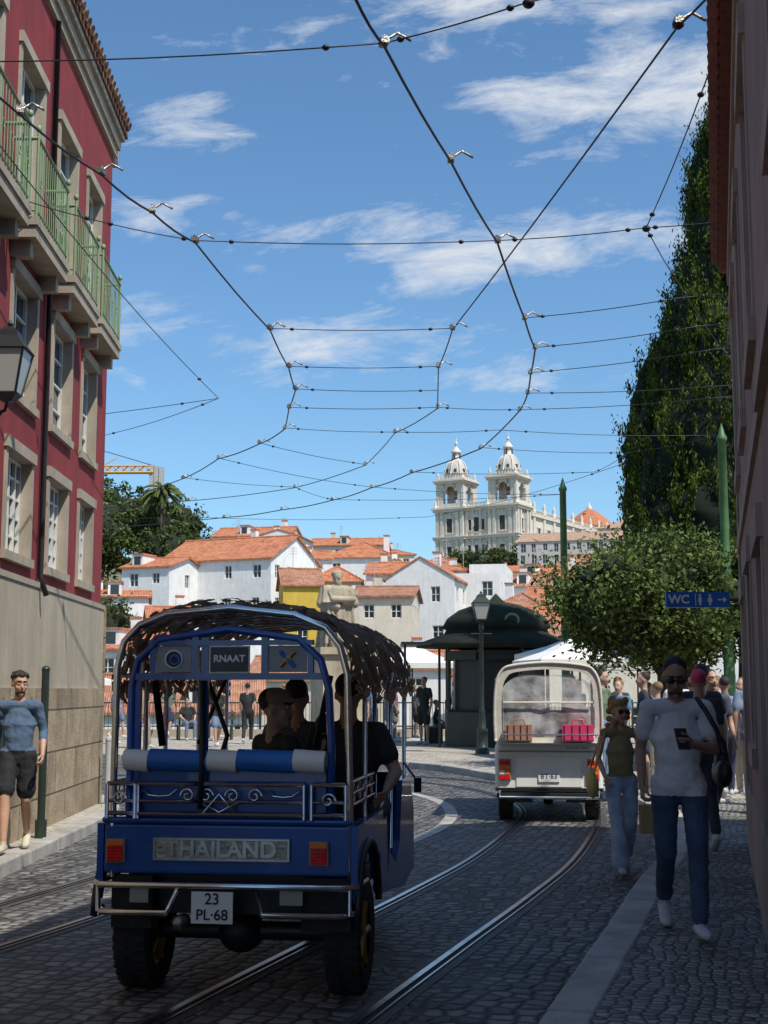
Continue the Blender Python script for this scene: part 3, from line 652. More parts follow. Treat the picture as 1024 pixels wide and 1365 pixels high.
# crane
g=MB()
def lattice(p0,p1,w,h,n,m,r=.12):
    p0=V(p0);p1=V(p1)
    d,u,_=g.frame(p1-p0); up=V((0,0,1))
    c=[(-w/2,0),(w/2,0),(0,h)]
    for a,b in c: g.cyl(p0+u*a+up*b,p1+u*a+up*b,r,m=m,n=5)
    for i in range(n):
        a=p0+(p1-p0)*i/n;b=p0+(p1-p0)*(i+1)/n
        g.cyl(a+u*-w/2,b+up*h,r*.6,m=m,n=4,cap=False);g.cyl(a+up*h,b+u*w/2,r*.6,m=m,n=4,cap=False);g.cyl(a+u*w/2,b-u*w/2,r*.6,m=m,n=4,cap=False)
lattice((-64,246,41.3),(-43.5,251,42.2),1.2,1.3,14,cranem,.2)
for i in range(3): g.box((-42.8+i*.9-.9,251.2,41.3),(.8,1.4,4.6-.4*i),concm)
lattice((-60,247,0),(-60.02,247.02,46),1.2,1.2,3,cranem)
g.cyl((-60,247,48),(-43,251,43.4),.07,m=wirem,n=4);g.cyl((-52.6,248.8,43),(-50,249.4,44.8),.1,m=cranem,n=5)
g.obj('tower_crane')
# ------------------------------------------------------------------ foliage
def quads(P,size,mat,name,parent,up=0.,asp=.5):
    n=len(P); a=rng.normal(size=(n,3)); a[:,2]+=up*2; a/=np.linalg.norm(a,axis=1)[:,None]
    b=rng.normal(size=(n,3)); b-=a*(a*b).sum(1)[:,None]; b/=np.linalg.norm(b,axis=1)[:,None]
    s=size*rng.uniform(.6,1.3,n)[:,None]
    v=np.empty((n,4,3)); v[:,0]=P-a*s; v[:,1]=P+b*s*asp; v[:,2]=P+a*s; v[:,3]=P-b*s*asp
    me=bpy.data.meshes.new(name); me.from_pydata(v.reshape(-1,3).tolist(),[],np.arange(4*n).reshape(n,4).tolist()); me.materials.append(mat)
    o=bpy.data.objects.new(name,me); scene.collection.objects.link(o); o.parent=parent; return o
def lump(name,parent,c,r,mat,amp=.25,f=1.,nu=28,nv=18):
    g=MB(); g.ell((0,0,0),(1,1,1),mat,nu=nu,nv=nv)
    g.v=[(c[0]+r[0]*x*k,c[1]+r[1]*y*k,c[2]+r[2]*z*k) for (x,y,z) in g.v for k in [1+amp*noise.noise(V((x,y,z))*2.2*f+V(c))]]
    return g.obj(name,parent)
def broad(name,loc,h,cr,ch,nclump,nl,leaf,mat,core,th=None,limbs=6):
    r=root(name,loc); g=MB(); th=th or h*.4
    g.tube([(0,0,-.5),(.03*h*.2,0,th*.5),(0,.03*h,th),(.02*h,0,h*.75)],[h*.035,h*.028,h*.024,h*.008],wood,8)
    cz=h-ch
    for i in range(limbs):
        a=i*6.283/limbs+random.random(); rr=cr*random.uniform(.5,.8)
        g.tube([(0,0,th*random.uniform(.8,1.1)),(rr*.4*math.cos(a),rr*.4*math.sin(a),th+(cz-th)*.6),(rr*math.cos(a),rr*math.sin(a),cz+ch*random.uniform(-.2,.5))],[h*.016,h*.01,h*.004],wood,6)
    g.obj('trunk',r)
    cs=[]
    while len(cs)<nclump:
        d=rng.normal(size=3); d/=np.linalg.norm(d); k=rng.uniform(.6,1.0)*(1+.35*noise.noise(V((d[0]*2,d[1]*2,d[2]*2+loc[0]))))
        cs.append(np.array([d[0]*cr*k,d[1]*cr*k,cz+d[2]*ch*k]))
    P=np.concatenate([c+rng.normal(size=(nl,3))*cr*rng.uniform(.05,.11) for c in cs])
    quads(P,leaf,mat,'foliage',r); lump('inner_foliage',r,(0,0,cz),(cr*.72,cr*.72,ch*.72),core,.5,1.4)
    return r
def cypress(name,loc,prof,n,mat):
    r=root(name,loc); zs=[p[0] for p in prof]; rs=[p[1] for p in prof]; cxs=[p[2] for p in prof]
    g=MB(); g.tube([(0,0,-.2),(0,0,2.5)],[.4,.25],wood,8)
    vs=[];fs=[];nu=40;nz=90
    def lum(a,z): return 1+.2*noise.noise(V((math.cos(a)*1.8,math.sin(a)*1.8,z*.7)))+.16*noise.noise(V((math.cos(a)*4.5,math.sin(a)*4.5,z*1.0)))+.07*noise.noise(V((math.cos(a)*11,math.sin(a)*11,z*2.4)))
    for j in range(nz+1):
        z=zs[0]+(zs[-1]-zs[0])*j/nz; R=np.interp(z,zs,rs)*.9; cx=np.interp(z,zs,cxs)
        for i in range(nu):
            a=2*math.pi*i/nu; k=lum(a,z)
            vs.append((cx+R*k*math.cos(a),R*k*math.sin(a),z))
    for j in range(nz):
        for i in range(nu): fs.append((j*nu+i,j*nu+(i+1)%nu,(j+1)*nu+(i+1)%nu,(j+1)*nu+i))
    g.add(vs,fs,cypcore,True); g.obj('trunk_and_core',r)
    ncl=n//60; P=[]
    for i in range(ncl):
        z=zs[0]+(zs[-1]-zs[0])*rng.random()**1.1; a=rng.uniform(0,6.283)
        if math.sin(a)>.5 and rng.random()<.7: a=-a
        R=np.interp(z,zs,rs); cx=np.interp(z,zs,cxs)
        k=lum(a,z)*rng.uniform(.88,1.01)
        c=np.array([cx+R*k*math.cos(a),R*k*math.sin(a),z])
        s=rng.uniform(.03,.075); q=rng.normal(size=(60,3))*np.array([s,s,s*3]); q[:,0]+=math.cos(a)*q[:,2]*.3; q[:,1]+=math.sin(a)*q[:,2]*.3
        P.append(c+q)
    quads(np.concatenate(P),.05,mat,'foliage',r,up=1.4,asp=.36); return r
cypress('cypress_tree',(8.1,30,0),[(3.4,2.5,0),(5.2,2.7,0),(6.5,2.6,0),(8,2.1,0),(9.5,1.65,0),(11.3,1.35,.0),(13.5,.95,0),(14.9,.5,-.05),(16.0,.06,-.05)],100000,cyp)
cypress('cypress_tree',(6.85,31,0),[(3.4,1.5,0),(6,1.45,0),(7.7,1.3,.05),(9.0,.95,.1),(9.8,.6,.15),(10.5,.06,.15)],32000,cyp)
broad('plaza_tree',(5.35,26,.1),4.45,2.15,1.25,400,110,.055,brl,farcore,th=1.9)
broad('plaza_tree',(8.3,25,.1),4.4,1.9,1.2,200,110,.06,brl,farcore,th=1.9)
for (X,Y,h,cr,cz) in ((-36,170,9,5,0),(-31,172,10,4.6,0),(-27.5,176,9,4.4,0),(-33,150,10,5,0),(-29,128,8,4.5,0),(-24,150,9,4,0),(-40,190,12,6,0),(-22,190,8,5,0),(-22,175,7,4,0),(4.4,178,6,3.6,0),(1.5,182,5,3,0),(8,185,6,3.5,0),(-9,165,5,2.5,0),(19,200,8,3.0,0),(22,204,7,3.0,0),(-20,98,7,2.6,0),(28,310,10,6,0),(20,330,7,5,0),(60,280,9,7,0)):
    broad('hill_tree',(X,Y,hh(X,Y)),h+2,cr,h*.42,90,60,.26*cr/4.5,farl,farcore,limbs=4)
for (X,Y,z,s) in ((-14.5,50,-4.5,2.5),(-12,52,-3.5,1.8),(-17.5,82,2,2.6),(-18.5,78,1,2.4),(-8,100,5.5,1.3),(.3,96,5.2,1.1),(5.6,86,3.2,1.1),(11,96,5.0,1.5),(-3.0,112,8.5,1.2)):
    broad('shrub_tree',(X,Y,z),s*2.2,s,s*.9,50,60,.12,farl,farcore,limbs=4)
r=root('palm_tree',(-27.6,166,hh(-27.6,166))); g=MB(); hz=26.2-hh(-27.6,166)
g.tube([(0,0,0),(.2,0,hz*.5),(0,0,hz)],[.35,.3,.28],wood,8)
for i in range(44):
    a=random.uniform(0,6.28); el=random.uniform(-.5,1.3); L=random.uniform(2.4,3.2); pts=[]
    for k in range(6):
        t=k/5; rr=L*t*math.cos(el*(1-t*.5)); z=hz+L*(t*math.sin(el)-t*t*.75); pts.append(V((rr*math.cos(a),rr*math.sin(a),z)))
    sd=V((-math.sin(a),math.cos(a),0))
    for k in range(5):
        w=.34*(1-abs(k-2)/4); g.add([pts[k]-sd*w+V((0,0,-.25)),pts[k],pts[k+1],pts[k+1]-sd*w*.8+V((0,0,-.25))],[(0,1,2,3)],farl); g.add([pts[k]+sd*w+V((0,0,-.25)),pts[k],pts[k+1],pts[k+1]+sd*w*.8+V((0,0,-.25))],[(0,1,2,3)],farl)
g.obj('trunk_and_fronds',r)
# ------------------------------------------------------------------ street furniture
def street_lamp(x,y,z,h):
    g=MB(); s=h/3.75
    g.lathe((x,y,z),[(.17,0),(.17,.12),(.13,.16),(.12,.5),(.14,.54),(.09,.62),(.065,.95),(.075,1.0),(.05,1.05),(.042,2.9*s),(.07,2.93*s),(.05,3.0*s),(.03,3.1*s)],darkgreen,12)
    lantern(g,x,y,z+3.05*s,.42,.72,darkgreen,lampg)
    g.cyl((x-.25,y,z+2.8*s),(x+.25,y,z+2.8*s),.015,m=darkgreen,n=6)
    return g.obj('street_lamp')
street_lamp(2.3,32,.12,3.75); street_lamp(-12.5,42,.12,3.6)
for (x,y,h) in((4.35,32.5,6.55),(6.3,24.8,6.35)):
    g=MB(); g.lathe((x,y,.1),[(.13,0),(.13,1.2),(.105,1.3),(.1,h*.6),(.085,h*.62),(.08,h-.25),(.1,h-.24),(.1,h-.18),(.06,h-.1),(.03,h+.02),(.001,h+.1)],polegreen,12); g.obj('tram_pole')
r=root('kiosk',(3.05,36.8,.12)); g=MB()
n=8
g.lathe((0,0,0),[(1.5,0),(1.5,.9),(1.45,.95)],darkgreen,n,False,rz=.39)
g.lathe((0,0,0),[(1.25,.9),(1.25,2.5)],M('kiosk_dark',(.02,.022,.02),.4),n,False,rz=.39)
for k in range(8):
    a=.39+k*math.pi/4; g.cyl((1.42*math.cos(a),1.42*math.sin(a),.1),(1.42*math.cos(a),1.42*math.sin(a),2.6),.05,m=darkgreen,n=8)
    a+=.39; g.box((1.38*math.cos(a),1.38*math.sin(a),2.4),(.05,1.0,.25),darkgreen,a)
g.lathe((0,0,0),[(1.3,2.58),(2.2,2.62),(2.24,2.7),(1.45,2.98),(1.38,3.1),(1.5,3.15),(1.36,3.4),(1.05,3.62),(.6,3.78),(.25,3.85),(.14,3.95),(.05,4.05),(.001,4.1)],M('kiosk_roof',(.028,.032,.024),.85,.35,spec=.1),16,True,rz=.196)
g.b2(-2.6,-1.2,-1.3,1.0,2.66,2.74,blackm)
for q in(-2.5,-1.6): g.cyl((q,-1.2,0),(q,-1.2,2.66),.035,m=blackm,n=6)
g.torus((.3,-1.36,3.3),(0,1,.35),.17,.03,greeni,16,6); g.cyl((.3,-1.3,3.3),(.3,-1.37,3.28),.14,m=darkgreen,n=14)
g.obj('kiosk_structure',r)
def umbrella(x,y,zp,ze,w,rz=0):
    g=MB(); g.T=Matrix.Translation((x,y,0))@Matrix.Rotation(rz,4,'Z')
    c=[(-w,-w),(0,-w*1.02),(w,-w),(w*1.02,0),(w,w),(0,w*1.02),(-w,w),(-w*1.02,0)]
    vs=[(0,0,zp)]+[(a*.5,b*.5,(zp+ze)/2-.05) for a,b in c]+[(a,b,ze) for a,b in c]+[(a*1.0,b*1.0,ze-.16) for a,b in c]
    fs=[(0,1+i,1+(i+1)%8) for i in range(8)]+[(1+i+8*k,1+(i+1)%8+8*k,9+(i+1)%8+8*k,9+i+8*k) for k in(0,1) for i in range(8)]
    g.add(vs,fs,umb); g.cyl((0,0,.1),(0,0,zp+.08),.025,m=wood,n=8)
    for a,b in c: g.cyl((0,0,ze-.1),(a*.95,b*.95,ze),.01,m=wood,n=4)
    g.lathe((0,0,.1),[(.3,0),(.3,.06),(.05,.1)],concm,12)
    g.obj('market_umbrella')
umbrella(4.15,30,2.75,2.25,1.05,.2);umbrella(.85,41,3.0,2.4,1.25,.1);umbrella(-.9,42,2.75,2.3,1.1,.3);umbrella(4.9,34,3.0,2.5,1.2,.4);umbrella(-9.4,41.5,2.3,1.9,1.1,.2);umbrella(6.9,37,2.9,2.3,1.2,.1)
r=root('wc_sign'); g=MB(); zc=2.5; yq=13.55
g.T=Matrix.Translation((-.17,0,0))
g.b2(3.0,3.64,yq,yq+.03,zc-.08,zc+.08,signblue); g.b2(3.0,3.64,yq-.004,yq,zc-.082,zc-.076,signwhite)
g.cyl((3.6,yq+.04,zc),(3.84,yq-.06,zc),.015,m=blackm,n=6)
g.b2(3.295,3.299,yq-.008,yq-.0005,zc-.06,zc+.06,signwhite)
for x,sk in((3.34,0),(3.44,1)):
    g.cyl((x,yq-.01,zc+.045),(x,yq-.002,zc+.045),.013,m=signwhite,n=10)
    w=.018 if not sk else .026
    g.add([(x-.014,yq-.005,zc+.028),(x+.014,yq-.005,zc+.028),(x+w,yq-.005,zc-.02),(x-w,yq-.005,zc-.02)],[(0,1,2,3)],signwhite); g.b2(x-.012,x-.002,yq-.008,yq-.003,zc-.055,zc-.018,signwhite);g.b2(x+.002,x+.012,yq-.008,yq-.003,zc-.055,zc-.018,signwhite)
g.b2(3.52,3.58,yq-.008,yq-.002,zc-.006,zc+.006,signwhite); g.add([(3.575,yq-.005,zc+.03),(3.61,yq-.005,zc),(3.575,yq-.005,zc-.03)],[(0,1,2)],signwhite)
g.obj('panel',r); text('lettering','WC',.12,(2.96,yq-.006,zc),signwhite,r,bold=.003)
# ------------------------------------------------------------------ overhead wires
A=[(-1.9,-3),(-.5,7),(-.2,8.7),(0,9.4),(.6,11.6),(1.2,13.8),(1.8,16.8),(2.1,18.3),(2.2,19.8),(2.3,21.2),(2.3,22.5),(1.9,26.1),(.6,29.1),(-.3,31.3),(-1.3,33.4),(-2.7,35.2),(-4.4,36.8),(-9,39.5)]
B=[(-4.2,5),(-3.0,10.6),(-2.6,11.9),(-2.3,12.9),(-2.0,13.8),(-1.5,17.3),(-1.4,19.4),(-1.4,20.9),(-1.6,22.3),(-1.8,24.1),(-2.4,25.6),(-3.4,27.3),(-4.5,29.9),(-7.3,34.5),(-12,39)]
Cc=[(2.3,8.2),(2.1,9.1),(.9,17.3),(.8,19.4),(.9,22.3),(.2,24.5),(-.4,28.1),(-2.1,31.3),(-4.9,33.5),(-10,36)]
ties=[[(-3.59,9.7),(0,9.4),(1,8.8),(2.3,8.1)],[(-3.67,12.4),(-2.9,13.2),(-2.0,13.8),(1.2,13.8),(2.7,13.4),(3.45,13.2)],[(2.7,13.4),(2.5,9.8)],[(2.7,13.4),(3.4,15.2),(5,19)],[(-3.45,8),(-2.7,21.6),(-5.3,24.9),(-9,29)],
[(-1.5,17.3),(.9,17.3)],[(1.8,16.8),(3.6,15.9),(5.6,15)],[(2.1,18.3),(4.1,17.2),(6.2,16.1)],[(-1.4,19.4),(.8,19.4)],[(2.2,19.8),(4.6,18.4),(7,17)],[(-1.4,20.9),(.85,21)],[(-1.6,22.3),(.9,22.3),(2.3,22.5),(5.7,21.4),(8.2,20.6)],[(2.3,21.2),(5.5,20.6),(8.2,20)],
[(-1.8,24.1),(.2,24.5),(2.1,24.3),(6.3,24.8)],[(-2.4,25.6),(-.4,28.1)],[(1.9,26.1),(4.9,26.7),(6.3,24.8)],[(4.9,26.7),(4.6,29.1),(.6,29.1)],[(5,28.1),(1.2,36.8),(-5.4,36.8),(-12,36.8)],[(-3.4,27.3),(-.3,31.3)],[(-4.5,29.9),(-2.1,31.3)],[(-.3,31.3),(4.35,32.5)],[(-8,24),(-2.7,21.6)],[(-2.1,31.3),(-1.3,33.4),(4.35,32.5)]]
g=MB(); ZW=6.3
for L_,rr in((A,.0125),(B,.011),(Cc,.009)):
    pts=[]
    for i,(a,b) in enumerate(zip(L_,L_[1:])):
        for k in range(4):
            t=k/4; pts.append((a[0]+(b[0]-a[0])*t,a[1]+(b[1]-a[1])*t,ZW-.03*math.sin(math.pi*t)))
    g.tube(pts,rr,wirem,6)
    for p in L_[1:-1]:
        ang=random.uniform(-.3,.3)
        g.box((p[0],p[1],ZW+.03),(.06,.1,.05),darksteel,ang); g.cyl((p[0],p[1],ZW),(p[0],p[1],ZW+.08),.02,m=darksteel,n=6)
        g.tube([(p[0]+.02,p[1],ZW+.05),(p[0]+.1,p[1],ZW+.1),(p[0]+.2,p[1],ZW+.04)],.012,darksteel,6)
for L_ in ties:
    for a,b in zip(L_,L_[1:]):
        n=8;d=math.dist(a,b); pts=[(a[0]+(b[0]-a[0])*k/n,a[1]+(b[1]-a[1])*k/n,ZW+.02-.012*d*math.sin(math.pi*k/n)) for k in range(n+1)]
        g.tube(pts,.006,wirem,5)
        for t in(.12,.88):
            q=V(a)+(V(b)-V(a))*t; g.ell((q.x,q.y,ZW+.02-.012*d*math.sin(math.pi*t)),(.03,.03,.022),wirem,nu=8,nv=5)
for p in((1,8.8),(2.1,9.1),(2.7,13.4)): g.ell((p[0],p[1],ZW+.01),(.045,.045,.035),wirem,nu=8,nv=6)
g.obj('overhead_wires')
# ------------------------------------------------------------------ people
def capsule(p0,p1,r0,r1,side=None,w=1.,n=12,hem=3):
    p0=V(p0);p1=V(p1);ax=p1-p0
    if ax.length<1e-5: ax=V((0,0,1e-4))
    d=ax.normalized();u=d.cross(V((0,0,1)))
    if u.length<.05:u=d.cross(V((0,1,0)))
    u.normalize();v=d.cross(u); rings=[]
    for k in range(hem+1):
        a=-math.pi/2+math.pi/2*k/hem; rings.append((p0+d*math.sin(a)*r0,math.cos(a)*r0))
    for k in range(hem+1):
        a=math.pi/2*k/hem; rings.append((p1+d*math.sin(a)*r1,math.cos(a)*r1))
    vs=[]
    for c,r in rings:
        for i in range(n):
            a=2*math.pi*i/n; o=(u*math.cos(a)+v*math.sin(a))*max(r,1e-4)
            if side is not None: o=o+side*(o.dot(side)*(w-1))
            vs.append(c+o)
    fs=[(j*n+i,j*n+(i+1)%n,(j+1)*n+(i+1)%n,(j+1)*n+i) for j in range(len(rings)-1) for i in range(n)]
    fs+=[tuple(reversed(range(n))),tuple(range((len(rings)-1)*n,len(rings)*n))]
    return vs,fs
def fuse(prims,vox,smooth=2,wr=0.,hem=None,refit=None):
    g=MB(); dummy=inkm
    for p in prims:
        if p[0]=='c': vs,fs=capsule(*p[1:5],side=p[6],w=p[7]); g.add(vs,fs,dummy)
        else: g.ell(p[1],p[2],dummy,R=p[3],nu=16,nv=10)
    bm=bmesh.new()
    o=g.obj('tmp'); bm.from_mesh(o.data); bmesh.ops.remove_doubles(bm,verts=bm.verts,dist=1e-5); bmesh.ops.recalc_face_normals(bm,faces=bm.faces); bm.to_mesh(o.data); bm.free()
    m=o.modifiers.new('r','REMESH'); m.mode='VOXEL'; m.voxel_size=vox; m.adaptivity=0
    s=o.modifiers.new('s','SMOOTH'); s.factor=.5; s.iterations=smooth
    me=bpy.data.meshes.new_from_object(o.evaluated_get(bpy.context.evaluated_depsgraph_get())); bpy.data.objects.remove(o)
    nv=len(me.vertices); co=np.empty(nv*3); me.vertices.foreach_get('co',co); co=co.reshape(-1,3)
    nf=len(me.polygons); fc=np.empty(nf*3); me.polygons.foreach_get('center',fc); fc=fc.reshape(-1,3)
    def sd(P):
        best=np.full(len(P),1e9); idx=np.zeros(len(P),int)
        for k,p in enumerate(prims):
            if p[0]=='c':
                p0=np.array(p[1]);ax=np.array(p[2])-p0;L=max((ax@ax),1e-9); q=P-p0; t=np.clip(q@ax/L,0,1); oo=q-t[:,None]*ax
                if p[6] is not None:
                    sv=np.array(p[6]); oo=oo-(oo@sv)[:,None]*sv*(1-1/p[7])
                dd=np.linalg.norm(oo,axis=1)-(p[3]+(p[4]-p[3])*t)
            else:
                oo=P-np.array(p[1])
                if p[3] is not None: oo=oo@np.array(p[3])
                dd=(np.linalg.norm(oo/np.array(p[2]),axis=1)-1)*min(p[2])
            m_=dd<best; best[m_]=dd[m_]; idx[m_]=k
        return idx
    fi=sd(fc); mats=[p[5] if p[0]=='c' else p[4] for p in prims]
    fm=[mats[k] for k in fi]
    if hem:
        zc,sh,pa=hem
        for i in range(nf):
            if fm[i] is pa and fc[i][2]>zc: fm[i]=sh
            elif fm[i] is sh and fc[i][2]<zc and abs(fc[i][0])<.2: fm[i]=pa
    faces=[tuple(f.vertices) for f in me.polygons]
    if wr:
        nn=np.empty(nv*3); me.vertices.foreach_get('normal',nn); nn=nn.reshape(-1,3); vi=sd(co)
        for i in range(nv):
            if mats[vi[i]].get('cloth'):
                x,y,z=co[i]; k=noise.noise(V((x*9+z*5,y*9,z*14)))+.5*noise.noise(V((x*25,y*25,z*30+x*12)))
                co[i]+=nn[i]*wr*k
    bpy.data.meshes.remove(me)
    return co,faces,fm
_mc={}
def cm(col,kind='cloth',rough=.85):
    k=(tuple(col),kind)
    if k not in _mc:
        m=M(kind,col,rough,.15 if kind!='jeans' else .4,5,.35 if kind!='skin' else .1,90 if kind!='skin' else 200); m['cloth']=1 if kind in('cloth','jeans') else 0
        _mc[k]=m
    return _mc[k]
def rotm(yaw,pitch,roll=0): return Matrix.Rotation(yaw,3,'Z')@Matrix.Rotation(pitch,3,'X')@Matrix.Rotation(roll,3,'Y')
STAND=dict(pel=(0,0,.95),neck=(0,.01,1.46),head=(0,-.01,1.62),shL=(.175,0,1.41),shR=(-.175,0,1.41),elL=(.215,.03,1.13),elR=(-.215,.03,1.13),wrL=(.225,-.05,.89),wrR=(-.225,-.05,.89),
 hpL=(.09,0,.93),hpR=(-.09,0,.93),knL=(.1,-.02,.5),knR=(-.1,-.02,.5),anL=(.1,.02,.09),anR=(-.1,.02,.09),toL=(.12,-.13,.035),toR=(-.12,-.13,.035))
def walk(k=1.,f=1):
    J=dict(STAND); a,b=('L','R') if f>0 else ('R','L'); sa=1 if f>0 else -1
    J['kn'+a]=(sa*.09,-.19*k,.53);J['an'+a]=(sa*.08,-.27*k,.11);J['to'+a]=(sa*.09,-.42*k,.06)
    J['kn'+b]=(-sa*.09,.0,.5);J['an'+b]=(-sa*.08,.30*k,.17);J['to'+b]=(-sa*.08,.2*k,.035)
    J['el'+a]=(sa*.22,.12*k,1.14);J['wr'+a]=(sa*.235,.1*k,.9);J['el'+b]=(-sa*.215,-.04*k,1.13);J['wr'+b]=(-sa*.215,-.2*k,.93)
    return J
def sit():
    J=dict(STAND)
    for k in('pel','neck','head','shL','shR','elL','elR','hpL','hpR'): x,y,z=J[k]; J[k]=(x,y,z-.43)
    for s,x in(('L',1),('R',-1)): J['kn'+s]=(x*.13,-.42,.52);J['an'+s]=(x*.13,-.4,.09);J['to'+s]=(x*.14,-.55,.03);J['wr'+s]=(x*.14,-.3,.6);J['el'+s]=(x*.24,-.03,.73)
    return J
def person(name,loc,rz=0,h=1.75,J=None,shirt=(.5,.5,.5),pants=(.05,.06,.1),skin=(.45,.26,.18),hair=(.02,.014,.01),shoe=(.5,.5,.5),legs='long',hs='short',top='tee',vox=.018,head=(0,0),curl=.35,extra=None,parent=None,build=1.,pk='cloth',beard=False,cap=None,fn=None):
    J=dict(J or STAND); J={k:V(v) for k,v in J.items()}; seated=J['pel'].z<.7
    sk=cm(skin,'skin',.55);sh=cm(shirt);pa=cm(pants,pk);ha=cm(hair,'hair',.7);so=cm(shoe,'shoe',.6);lip=cm([skin[0]*.75,skin[1]*.55,skin[2]*.55],'skin2',.5)
    sd=(J['shL']-J['shR']).normalized(); hd=(J['hpL']-J['hpR']).normalized(); pel=J['pel']; nk=J['neck']; B=build
    up=(nk-pel).normalized(); P=[]
    def c(a,b,r0,r1,m,side=None,w=1): P.append(('c',tuple(a),tuple(b),r0,r1,m,side,w))
    def e(a,r,m,R=None): P.append(('e',tuple(a),r,R,m))
    c(pel-up*.05,pel+up*.06,.1*B,.098*B,pa,hd,1.4)
    ch=nk-up*.14
    c(pel-up*.0,ch-up*.1,.104*B,.113*B,sh,sd,1.35); c(ch-up*.1,ch,.115*B,.088*B,sh,sd,1.5)
    c(J['shL']-sd*.01,J['shR']+sd*.01,.055*B,.055*B,sh); c(nk-up*.03,J['shL'],.045,.05*B,sh);c(nk-up*.03,J['shR'],.045,.05*B,sh)
    if top=='hem': c(pel-up*.03,pel+up*.08,.118*B,.11*B,sh,hd,1.36)
    for s in'LR':
        S_,E,Wr=J['sh'+s],J['el'+s],J['wr'+s]
        c(S_,E,.043*B,.035*B,sk); c(E,E+(Wr-E)*.3,.036*B,.036*B,sk); c(E+(Wr-E)*.3,Wr,.036*B,.023,sk)
        if top in('tee','hem'): c(S_,S_+(E-S_)*.58,.055*B,.058*B,sh)
        elif top=='long': c(S_,E,.056*B,.048*B,sh);c(E,E+(Wr-E)*.85,.048*B,.038*B,sh)
        elif top=='roll': c(S_,E,.053*B,.046*B,sh);c(E,E+(Wr-E)*.3,.046*B,.045*B,sh)
        H_,Kn,An,To=J['hp'+s],J['kn'+s],J['an'+s],J['to'+s]
        if legs=='long': c(H_,Kn,.09*B,.066*B,pa);c(Kn,An+V((0,0,.03)),.063*B,.054,pa)
        elif legs=='wide': c(H_,Kn,.095*B,.082*B,pa);c(Kn,An+V((0,0,.02)),.08*B,.09,pa)
        else:
            c(H_,Kn,.078*B,.052,sk);m_=Kn+(An-Kn)*.3+V((0,.015,0)); c(Kn,m_,.05,.054,sk); c(m_,An,.053,.033,sk)
            if legs=='shorts': c(H_,H_+(Kn-H_)*.8,.095*B,.095*B,pa)
        if legs=='skirt': c(pel-up*.05,(J['knL']+J['knR'])/2+V((0,0,.05)),.12*B,.17*B,pa,hd,1.2)
        dr=(To-An); hz=V((dr.x,dr.y,0))
        if hz.length>1e-3: hz.normalize()
        heel=An-hz*.04+V((0,0,-.045)); ml=To+V((0,0,.0))
        c(An,heel,.036,.036,so);c(heel,ml,.036,.037,so,sd,1.15);c(ml,ml+hz*.055,.037,.026,so,sd,1.2)
        d=(Wr-E).normalized()
        fwd=V((0,-1,0))
        if fn and s in fn: fwd=V(fn[s])
        fwd=(fwd-d*fwd.dot(d)).normalized(); nn_=d.cross(fwd)*(1 if s=='L' else -1)
        if nn_.dot(-sd if s=='L' else sd)<0 and not(fn and s in fn): nn_=-nn_
        J['hand'+s]=(Wr,d,fwd,nn_)
        for i in range(4): c(Wr,Wr+d*(.078-.004*i)+fwd*(.026-.018*i),.017,.0125,sk)
    H=J['head']; R=rotm(head[0],head[1])
    def h_(x,y,z): return H+R@V((x,y,z))
    c(nk+V((0,0,-.02)),H+V((0,.02,-.05)),.054,.05,sk)
    e(h_(0,.012,.03),(.074,.092,.09),sk,R);e(h_(0,-.02,-.035),(.056,.068,.078),sk,R)
    c(h_(0,-.086,.01),h_(0,-.105,-.022),.009,.013,sk);e(h_(0,-.066,-.095),(.026,.022,.02),sk,R)
    c(h_(-.02,-.085,-.055),h_(.02,-.085,-.055),.0095,.0095,lip)
    for x in(-1,1):
        e(h_(x*.076,.01,-.005),(.011,.02,.031),sk,R);e(h_(x*.036,-.062,-.025),(.026,.024,.022),sk,R)
        c(h_(x*.014,-.083,.036),h_(x*.045,-.074,.036),.0075,.006,ha)
    if beard: e(h_(0,-.024,-.08),(.052,.06,.038),cm([a*.5+b*.5 for a,b in zip(hair,[q*.4 for q in skin])],'hair',.8),R)
    if hs in('short','long','curly','bun'): e(h_(0,.036,.054),(.08,.092,.082),ha,R)
    if hs=='long': e(h_(0,.055,-.06),(.085,.05,.15),ha,R)
    if hs=='bun': e(h_(0,.11,.07),(.045,.045,.045),ha,R)
    if hs=='curly':
        rr=random.Random(3)
        for i in range(46):
            a=rr.uniform(0,6.28);zz=rr.uniform(-.2,.13); x=math.cos(a)*.1;y=.045+math.sin(a)*.09
            if y<-.02 and zz<.07: continue
            e(h_(x*(1 if zz<.03 else .75),y,zz),(.035,.035,.035),ha)
    if cap:
        cp=cm(cap); e(h_(0,.012,.062),(.086,.1,.075),cp,R); e(h_(0,-.1,.052),(.06,.065,.009),cp,R@Matrix.Rotation(.15,3,'X'))
    s=h/1.75
    hz_=(pel.z-.09 if top=='hem' else pel.z+.02)
    co,fs,ms=fuse(P,vox/s,2 if vox<.012 else 1,wr=.008 if vox<.011 else 0,hem=None if (seated or legs=='skirt') else (hz_,sh,pa))
    g=MB(); g.v=[tuple(x) for x in co]; g.f=fs; g.sm=[True]*len(fs); g.mi=[g.mid(m) for m in ms]
    wht=cm((.6,.58,.55),'eye',.3)
    for x in(-1,1): g.ell(h_(x*.031,-.0775,.012),(.0125,.008,.0075),wht,R,8,6); g.ell(h_(x*.031,-.0845,.012),(.006,.003,.006),inkm,R,8,6)
